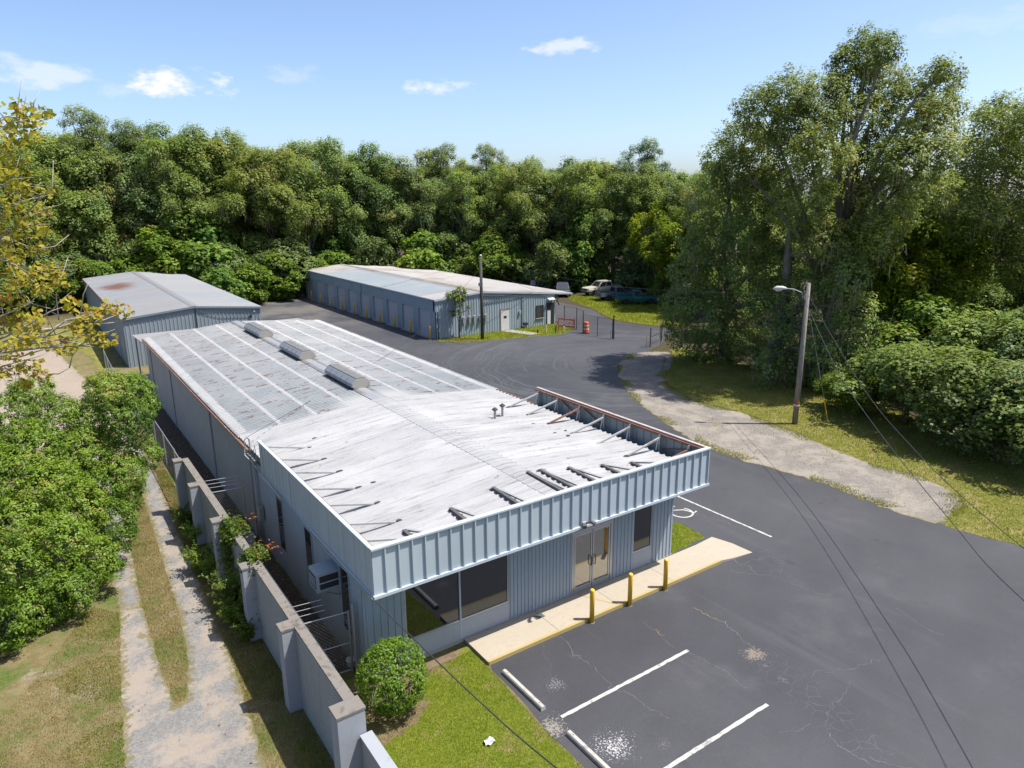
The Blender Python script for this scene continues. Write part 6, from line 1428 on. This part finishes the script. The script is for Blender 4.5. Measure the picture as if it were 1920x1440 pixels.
built_tree('big_mossy_oak', 'tallest mossy live oak towering over the verge behind the light pole', 'tree', (45.6, 27.6, 0), lobes_px(BIG, 53, 4.0, rng, 0.9), 'leaf_live', 'bark_grey', 42, 6.6, 20, 0.34, 0.20, 0.115, 0.46, 0.30, 22, (0.5, -0.3), 90, 2.0, None, 14, cull=0.52, spread=(0.58, 1.22), up=0.8)
BIG2 = [(1350, 300, 34), (1335, 350, 36), (1365, 390, 40), (1320, 410, 38), (1390, 440, 44), (1330, 470, 44), (1300, 450, 30), (1290, 510, 38), (1340, 530, 46), (1400, 510, 44), (1275, 570, 36), (1320, 590, 46), (1380, 580, 46), (1285, 630, 36), (1340, 645, 42), (1400, 640, 38), (1310, 675, 26), (1440, 560, 38), (1265, 600, 22), (1455, 500, 40)]
built_tree('vine_oak', 'dark vine covered oak hanging over the lot edge beside the swing gate', 'tree', (46.2, 36.5, 0), lobes_px(BIG2, 56, 3.0, rng, 0.95), 'leaf_oak2', 'bark_grey', 43, 4.6, 15, 0.40, 0.22, 0.13, 0.42, 0.2, 16, (0.2, 0.2), 70, 2.2, None, 10)
BIG3 = [(1880, 212, 30), (1845, 222, 22), (1920, 230, 34), (1960, 215, 36), (1860, 260, 40), (1910, 280, 46), (1970, 270, 46), (1815, 290, 30), (1850, 330, 44), (1920, 350, 50), (1990, 340, 50), (1800, 350, 36), (1830, 400, 46), (1900, 420, 50), (1980, 420, 50), (1850, 470, 44), (1930, 490, 50), (2010, 480, 50)]
built_tree('spreading_oak', 'second large oak reaching out of the right edge', 'tree', (59.5, 16.5, 0), lobes_px(BIG3, 62, 4.0, rng, 0.9), 'leaf_live', 'bark_grey', 44, 4.6, 18, 0.42, 0.22, 0.12, 0.5, 0.3, 18, (0.3, 0.2), 60, 2.0, None, 14, cull=0.5, spread=(0.55, 1.2))
DRAPE = [(1470, 560, 34), (1520, 530, 32), (1500, 610, 34), (1455, 630, 32), (1545, 600, 30), (1590, 520, 34), (1610, 590, 32), (1480, 690, 30), (1540, 670, 30), (1440, 690, 26), (1600, 650, 30), (1520, 700, 24), (1570, 460, 30)]
built_tree('draped_oak', 'oak trunk wrapped in vines and grey moss behind the light pole', 'tree', (43.9, 30.2, 0), lobes_px(DRAPE, 51.5, 2.0, rng, 1.2), 'leaf_oak2', 'bark_grey', 45, 4.2, 15, 0.40, 0.22, 0.13, 0.5, 0.2, 12, (0.5, 0.3), 80, 2.4, None, 12)
# bushes along the right verge
SH = [(1600, 785, 2.8, 'shrub_b', 'low pale bush just right of the light pole'), (1545, 745, 2.4, 'shrub_c', 'small bush behind the light pole foot'), (1690, 825, 5.2, 'shrub_a', 'bush nearest the guy wire'), (1670, 730, 6.2, 'shrub_a', 'tall bush behind the guy wire bush'), (1775, 865, 5.6, 'shrub_a', 'bush in the middle of the right thicket front'), (1755, 760, 7.0, 'shrub_b', 'tall vine topped bush in the right thicket'), (1862, 900, 5.4, 'shrub_c', 'bush near the right edge of the thicket front'), (1840, 790, 6.6, 'shrub_a', 'tall bush near the right edge'), (1950, 920, 5.6, 'shrub_a', 'rightmost bush of the thicket front'), (1925, 800, 7.0, 'shrub_c', 'dark tall bush at the right edge'), (1620, 660, 6.5, 'shrub_c', 'dark bush under the tallest oak'), (1690, 610, 8.0, 'shrub_b', 'sunlit tall bush between the two big oaks'), (1780, 640, 8.5, 'shrub_b', 'bright tall bush right of the tallest oak'), (1880, 640, 8.5, 'shrub_a', 'bush under the right oak'), (2010, 860, 6.0, 'shrub_b', 'bush beyond the right edge'), (1480, 715, 2.2, 'shrub_c', 'low dark bush below the draped oak'), (1420, 700, 2.6, 'shrub_c', 'low dark bush left of the draped oak'), (1360, 680, 2.6, 'shrub_c', 'low bush under the vine covered oak')]
for i, (p, b, h, kd, lb) in enumerate(SH):
    d = max(0, 0)
    x, y = G(p, b); L_ = math.hypot(x, y); s = (L_ + (3.6 if h > 4 else 1.8)) / L_
    plant_tree(kd, x * s, y * s, h, i * 2.3, 'verge_bush', lb, 'bush', 'bushes along the right verge', 1.35 if h < 6 else 1.15)
# forest behind the right oaks
k = 0
for (x, y, h) in [(55, 42, 12), (62, 48, 13), (58, 30, 14), (64, 28, 15), (70, 10, 15.5), (66, 40, 15), (73, 52, 15), (80, 60, 17), (70, 22, 16), (74, 34, 17), (80, 48, 17), (72, 6, 16), (84, 62, 18), (82, 26, 17), (90, 76, 19), (80, 72, 18)]:
    kd = kinds[(k * 4 + 1) % 9]; k += 1
    plant_tree(kd, x + rr.uniform(-1.5, 1.5), y + rr.uniform(-1.5, 1.5), h, rr.random() * 6.28, 'woodland_oak', LBL[kd] + (' in the wood behind the vine covered oak' if y > 38 else ' in the wood behind the tallest oak' if y > 18 else ' in the wood behind the right oak'), 'tree', 'wood behind the right verge', 1.05)
plant_tree('oak_f', 41.0, 6.2, 14, 1.1, 'verge_oak', 'oak beyond the right edge whose shade dapples the verge', 'tree', None, 0.7)
# left foreground trees with glossy leaves
rng = np.random.default_rng(61)
LT1 = [(205, 738, 36, 30.5), (248, 738, 34, 30.3), (270, 765, 24, 30), (180, 785, 40, 30.2), (235, 790, 40, 29.8), (210, 840, 44, 29.4), (268, 850, 28, 29.3), (160, 845, 44, 29.4), (225, 900, 40, 29), (180, 925, 42, 28.6), (238, 935, 26, 28.6), (205, 975, 40, 27.5), (225, 1005, 26, 27.3)]
built_tree('glossy_tree', 'rounded glossy green tree nearest the building side wall', 'tree', (0.85, 30.6, 0), lobes_px(LT1, 30, 0.7, rng), 'leaf_mango', 'bark', 62, 24, 26, 0.15, 0.105, 0.048, 0.11, 0.2, 10, (0.1, 0), up=0.45)
LT2 = [(60, 748, 34, 31), (20, 790, 42, 31), (100, 790, 42, 30.5), (60, 850, 50, 29.5), (130, 860, 42, 29), (15, 900, 48, 28.5), (90, 920, 50, 28), (-40, 860, 50, 29.5), (-40, 960, 50, 27.5)]
built_tree('glossy_tree', 'glossy green tree at the left edge beside the sandy clearing', 'tree', (-0.6, 30.2, 0), lobes_px(LT2, 29, 0.7, rng), 'leaf_mango', 'bark', 63, 24, 26, 0.15, 0.105, 0.048, 0.10, 0.2, 10, up=0.45)
LT3 = [(140, 955, 46, 27), (40, 985, 52, 26.6), (110, 1020, 50, 26), (175, 1050, 38, 25.6), (203, 1065, 22, 25.4), (60, 1080, 52, 25.2), (10, 1055, 48, 25.4), (130, 1110, 36, 24.8), (35, 1150, 46, 24.2), (85, 1145, 38, 24.3), (5, 1180, 34, 23.8), (-60, 1080, 55, 25), (-50, 1170, 50, 24)]
built_tree('glossy_tree', 'lowest glossy green tree overhanging the gravel track', 'tree', (-0.35, 25.4, 0), lobes_px(LT3, 25, 0.6, rng), 'leaf_mango', 'bark', 64, 24, 26, 0.15, 0.105, 0.048, 0.10, 0.15, 10, up=0.45)
# clipped bush on the lawn
rng = np.random.default_rng(71)
bc = np.array([6.28, 14.72, 1.02])
BL = [(bc, (0.84, 0.84, 0.86)), (bc + (0, 0, 0.22), (0.80, 0.80, 0.74)), (bc + (0.05, -0.05, -0.35), (0.66, 0.66, 0.6)), (bc + (0.2, 0.1, 0.1), (0.74, 0.74, 0.8)), (bc + (-0.2, -0.05, 0.05), (0.72, 0.72, 0.78)), (bc + (0.05, -0.2, 0.0), (0.75, 0.72, 0.8))]
for _ in range(26):
    u_ = unit(rng.normal(size=3)); u_[2] = abs(u_[2]) * 0.9 - 0.25; BL.append((bc + u_ * np.array([0.74, 0.74, 0.78]), (rng.uniform(0.14, 0.24),) * 3))
built_tree('clipped_bush', 'dense round clipped bush on the lawn at the office corner', 'bush', (6.28, 14.72, 0), BL, 'leaf_bush', 'bark', 72, 95, 12, 0.075, 0.075, 0.038, 0.07, 0.1, 6, up=0.25, cull=0.86, top_bias=0.1)
# autumn tree at the left edge: bare limbs and clusters of big yellow leaves
rng = np.random.default_rng(81)
Y = thing('autumn_tree', 'yellow leaved tree with bare pale limbs at the left edge', 'tree', (-4.2, 23.8, 0)); yb = np.array([-4.2, 23.8, 0])
CL = [(35, 215, 24), (60, 222, 20), (15, 245, 26), (82, 212, 14), (45, 250, 22), (20, 285, 26), (35, 320, 20), (10, 330, 26), (40, 355, 18), (12, 385, 24), (75, 395, 16), (85, 360, 12), (55, 425, 20), (85, 430, 10), (20, 430, 24), (35, 470, 20), (70, 468, 14), (10, 480, 22), (30, 520, 22), (60, 515, 18), (90, 505, 18), (110, 525, 16), (75, 545, 16), (15, 560, 24), (40, 590, 22), (70, 600, 16), (15, 610, 22), (55, 632, 22), (90, 640, 16), (25, 655, 22), (120, 650, 18), (135, 570, 14), (160, 585, 18), (185, 590, 16), (150, 610, 18), (205, 575, 14), (232, 585, 14), (175, 625, 18), (205, 640, 14), (140, 640, 16), (65, 690, 16), (85, 705, 10), (35, 690, 16), (45, 720, 10), (10, 700, 14),
      (-40, 230, 40), (-60, 300, 45), (-50, 380, 45), (-50, 470, 45), (-60, 560, 45), (-60, 650, 45), (-40, 700, 30)]
Cw = []
for (a, b, r) in CL:
    d = 21.5 + rng.uniform(-1.2, 1.2); c = np.array(at(a, b, d)); Cw.append((c, r * math.sqrt(d * d + (CAM_H - c[2]) ** 2) / FPX))
Vs = []; Fs = []; Ts = []; kk = 0
for (c, r), (a, b, rp) in zip(Cw, CL):
    n = int(14 + 340 * r * r) if a >= 0 else 50
    P = c + unit(rng.normal(size=(n, 3))) * (rng.random((n, 1)) ** 0.4) * r * np.array([1.15, 1.15, 0.95]); Nn = unit(rng.normal(size=(n, 3)) * 0.7 + np.array([0.25, -0.25, 0.8]))
    V, F = leaves(P, Nn, 0.155 * rng.uniform(0.6, 1.25, n), 0.135 * rng.uniform(0.6, 1.2, n), rng, 0.25); Vs.append(V); Fs.append(F + kk); kk += len(V)
    green = 0.15 if b > 480 else -0.02
    Ts.append(np.clip(rng.normal(0.48 + green, 0.26, n), 0, 1))
link('crown', np_mesh('crown', np.concatenate(Vs) - yb, np.concatenate(Fs), MAT['leaf_yellow'], {'tint': np.concatenate(Ts)}), Y)
tb = MB(); trunk = [(-4.2, 23.8, -0.2), (-3.6, 23.5, 3.5), (-2.6, 23.1, 7.0), (-1.4, 22.5, 10.0), (-0.7, 22.0, 13.0), (-0.55, 21.7, 15.5), (-0.2, 21.6, 17.3)]
tb.tube(trunk, [.24, .20, .17, .14, .10, .065, .02], 10)
for (c, r), (a, b, rp) in zip(Cw, CL):
    cz = c[2]; k = max(1, min(5, int(np.searchsorted([q[2] for q in trunk], cz - 0.9)))); s = Vector(trunk[k]).lerp(Vector(trunk[k - 1]), 0.3); e = Vector(c)
    m = s.lerp(e, 0.5) + Vector((rng.normal() * .18, rng.normal() * .18, rng.normal() * .15 - 0.1)); m2 = s.lerp(e, 0.8) + Vector((rng.normal() * .12, rng.normal() * .12, rng.normal() * .12))
    r0 = 0.014 + 0.007 * (e - s).length; tb.tube([s, m, m2, e], [r0, r0 * .7, r0 * .4, .006], 5)
    for _ in range(2):
        t2 = e + Vector(rng.normal(size=3)) * r * 1.2; tb.tube([m2, m2.lerp(t2, .5) + Vector(rng.normal(size=3)) * .06, t2], [r0 * .35, r0 * .25, .004], 4)
for (a, b, c, d_) in [(60, 470, 130, 440), (50, 400, 100, 300), (75, 560, 110, 490), (110, 600, 128, 480), (40, 330, 60, 420), (150, 600, 170, 520), (45, 240, 52, 165), (60, 230, 75, 170), (30, 230, 40, 150), (60, 700, 130, 690), (130, 690, 150, 650), (100, 740, 60, 690)]:
    A_ = Vector(at(a, b, 21.6)); B_ = Vector(at(c, d_, 21.4)); M_ = A_.lerp(B_, .5) + Vector(rng.normal(size=3)) * 0.12; tb.tube([A_, M_, B_], [.02, .014, .005], 5)
tb.build('trunk', MAT['bark_pale'], Y, True)

# plants at the foot of the block wall and the vines over it
def fern(name, label, x, y, h, r, n, seed, leaf='leaf_bright'):
    rng = np.random.default_rng(seed); t = thing(name, label, 'plant', (x, y, 0), 'plants at the foot of the block wall'); Vs = []; Fs = []; Ts = []; kk = 0; st = MB()
    for i in range(n):
        a = rng.uniform(0, 6.28); rad = r * rng.uniform(0.25, 1.0); hh = h * rng.uniform(0.55, 1.1); tip = np.array([math.cos(a) * rad, math.sin(a) * rad, hh])
        q = np.linspace(0, 1, 9); cur = np.stack([tip[0] * q ** 1.3, tip[1] * q ** 1.3, tip[2] * (1.5 * q - 0.5 * q ** 2.4)], 1)
        st.tube([tuple(p + np.array([x, y, 0])) for p in cur[::2]], [.012, .010, .008, .006, .003], 4)
        m = 26; f = rng.uniform(0.2, 1.0, m); ii = np.clip((f * 8).astype(int), 0, 7); P = cur[ii] + (cur[ii + 1] - cur[ii]) * (f * 8 - ii)[:, None]; side = unit(rng.normal(size=(m, 3)) + np.array([0, 0, 0.2]))
        L = 0.17 * (1.15 - f * 0.5); P = P + side * (L * 0.5)[:, None]; Nn = unit(np.cross(side, rng.normal(size=(m, 3))) * 0.6 + np.array([0, 0, 0.8]))
        V, F = leaves(P, Nn, L, L * 0.38, rng, 0.15, side); Vs.append(V); Fs.append(F + kk); kk += len(V); Ts.append(np.clip(rng.normal(0.5, 0.22, m), 0, 1))
    link('foliage', np_mesh('foliage', np.concatenate(Vs), np.concatenate(Fs), MAT[leaf], {'tint': np.concatenate(Ts)}), t); st.build('stems', MAT['bark'], t)
for i, (a, b, z, h, r, lb) in enumerate([(372, 1050, .5, 1.0, .75, 'leafy plant at the wall foot between the far piers'), (432, 1115, .6, 1.35, .85, 'tall leafy plant below the vine hung pier'), (398, 1075, .2, .8, .6, 'small leafy plant in the row by the wall'), (440, 1165, .1, .8, .6, 'low plant at the edge of the track by the wall'), (497, 1175, .3, .7, .45, 'dark low plant at the foot of the pier nearest the gate'), (350, 985, .2, .9, .6, 'far low plant in the shade of the last pier'), (365, 1010, .2, .8, .6, 'plant in the shade of the second last pier')]):
    x, y = G(a, b, z); x = min(x, 4.0); fern('wall_plant', lb, x, y, h, r, 46, 90 + i, 'leaf_vine' if i in (4, 5) else 'leaf_bright')
def vine(label, spots_, seed, red):
    rng = np.random.default_rng(seed); t = thing('wall_vine', label, 'vine', (4.3, spots_[0][0], 0), 'vines climbing over the block wall'); Vs = []; Fs = []; Ts = []; kk = 0; b = np.array([4.3, spots_[0][0], 0]); st = MB()
    Rv = []
    for (y, z, ry, rz, n) in spots_:
        yy = y + rng.normal(size=n) * ry; zz = np.clip(z + rng.normal(size=n) * rz, 0.05, WZ + 0.35); over = zz > WZ + 0.04
        xx = np.where(over, 4.28 + rng.random(n) * 0.6, 4.34 - np.abs(rng.normal(size=n)) * 0.12); zz = np.where(over, WZ + 0.07 + rng.random(n) * 0.18, zz)
        P = np.stack([xx, yy, zz], 1); Nn = unit(np.where(over[:, None], np.array([0, 0, 1.0]), np.array([-1.0, -0.1, 0.5])) + rng.normal(size=(n, 3)) * 0.45)
        V, F = leaves(P, Nn, 0.115 * rng.uniform(0.6, 1.3, n), 0.085 * rng.uniform(0.6, 1.2, n), rng, 0.2); Vs.append(V); Fs.append(F + kk); kk += len(V); Ts.append(np.clip(rng.normal(0.5, 0.22, n), 0, 0.92))
        st.tube([(4.33, y, 0.0), (4.30, y + 0.1, z * 0.5), (4.32, y - 0.1, min(z + rz, WZ + 0.05)), (4.45, y - 0.2, WZ + 0.1)], [.015, .012, .01, .006], 4)
    link('foliage', np_mesh('foliage', np.concatenate(Vs) - b, np.concatenate(Fs), MAT['leaf_vine'], {'tint': np.concatenate(Ts)}), t); st.build('stems', MAT['bark'], t)
    if red:
        Vs = []; Fs = []; kk = 0
        for (y, z) in red:
            n = 16; P = np.stack([4.5 + rng.random(n) * 0.75, y + rng.normal(size=n) * 0.22, WZ + 0.12 + rng.random(n) * 0.22], 1); T_ = np.tile([1.0, -0.3, 0.25], (n, 1)) + rng.normal(size=(n, 3)) * 0.4
            V, F = leaves(P, unit(rng.normal(size=(n, 3)) * .4 + np.array([0, 0, 1])), 0.13 * rng.uniform(.6, 1.3, n), 0.05 * rng.uniform(.6, 1.3, n), rng, 0, T_); Vs.append(V); Fs.append(F + kk); kk += len(V)
        V = np.concatenate(Vs); link('red_shoots', np_mesh('red_shoots', V - b, np.concatenate(Fs), MAT['leaf_red'], {'tint': rng.random(len(V) // 4)}), t)
vine('green vine with red shoots spilling over the wall at the third pier', [(23.2, 1.6, 0.28, 0.55, 900), (23.0, 2.5, 0.3, 0.2, 420), (22.4, 2.5, 0.2, 0.15, 160)], 101, [(22.9, 2.4)])
vine('red tipped vine hanging over the wall at the second pier', [(20.6, 1.5, 0.22, 0.7, 800), (20.45, 2.5, 0.3, 0.2, 420), (20.9, 0.7, 0.4, 0.4, 420)], 102, [(20.3, 2.4), (20.7, 2.4)])

# things whose labels still coincide are told apart by their order from left to right
def px_of(o):
    v = np.array(o.location) - np.array([0, 0, CAM_H]); return float((v @ _r2) / max(v @ _fw, 0.1))
same = {}
for o in COL.objects:
    if o.parent is None and 'label' in o.keys() and o.get('kind') != 'stuff': same.setdefault(o['label'], []).append(o)
for lb, L in same.items():
    if len(L) < 2: continue
    L.sort(key=px_of)
    names = ['left one', 'right one'] if len(L) == 2 else [f'{ordn[i]} from left' for i in range(len(L))]
    for o, nm in zip(L, names): o['label'] = f'{lb}, {nm}'
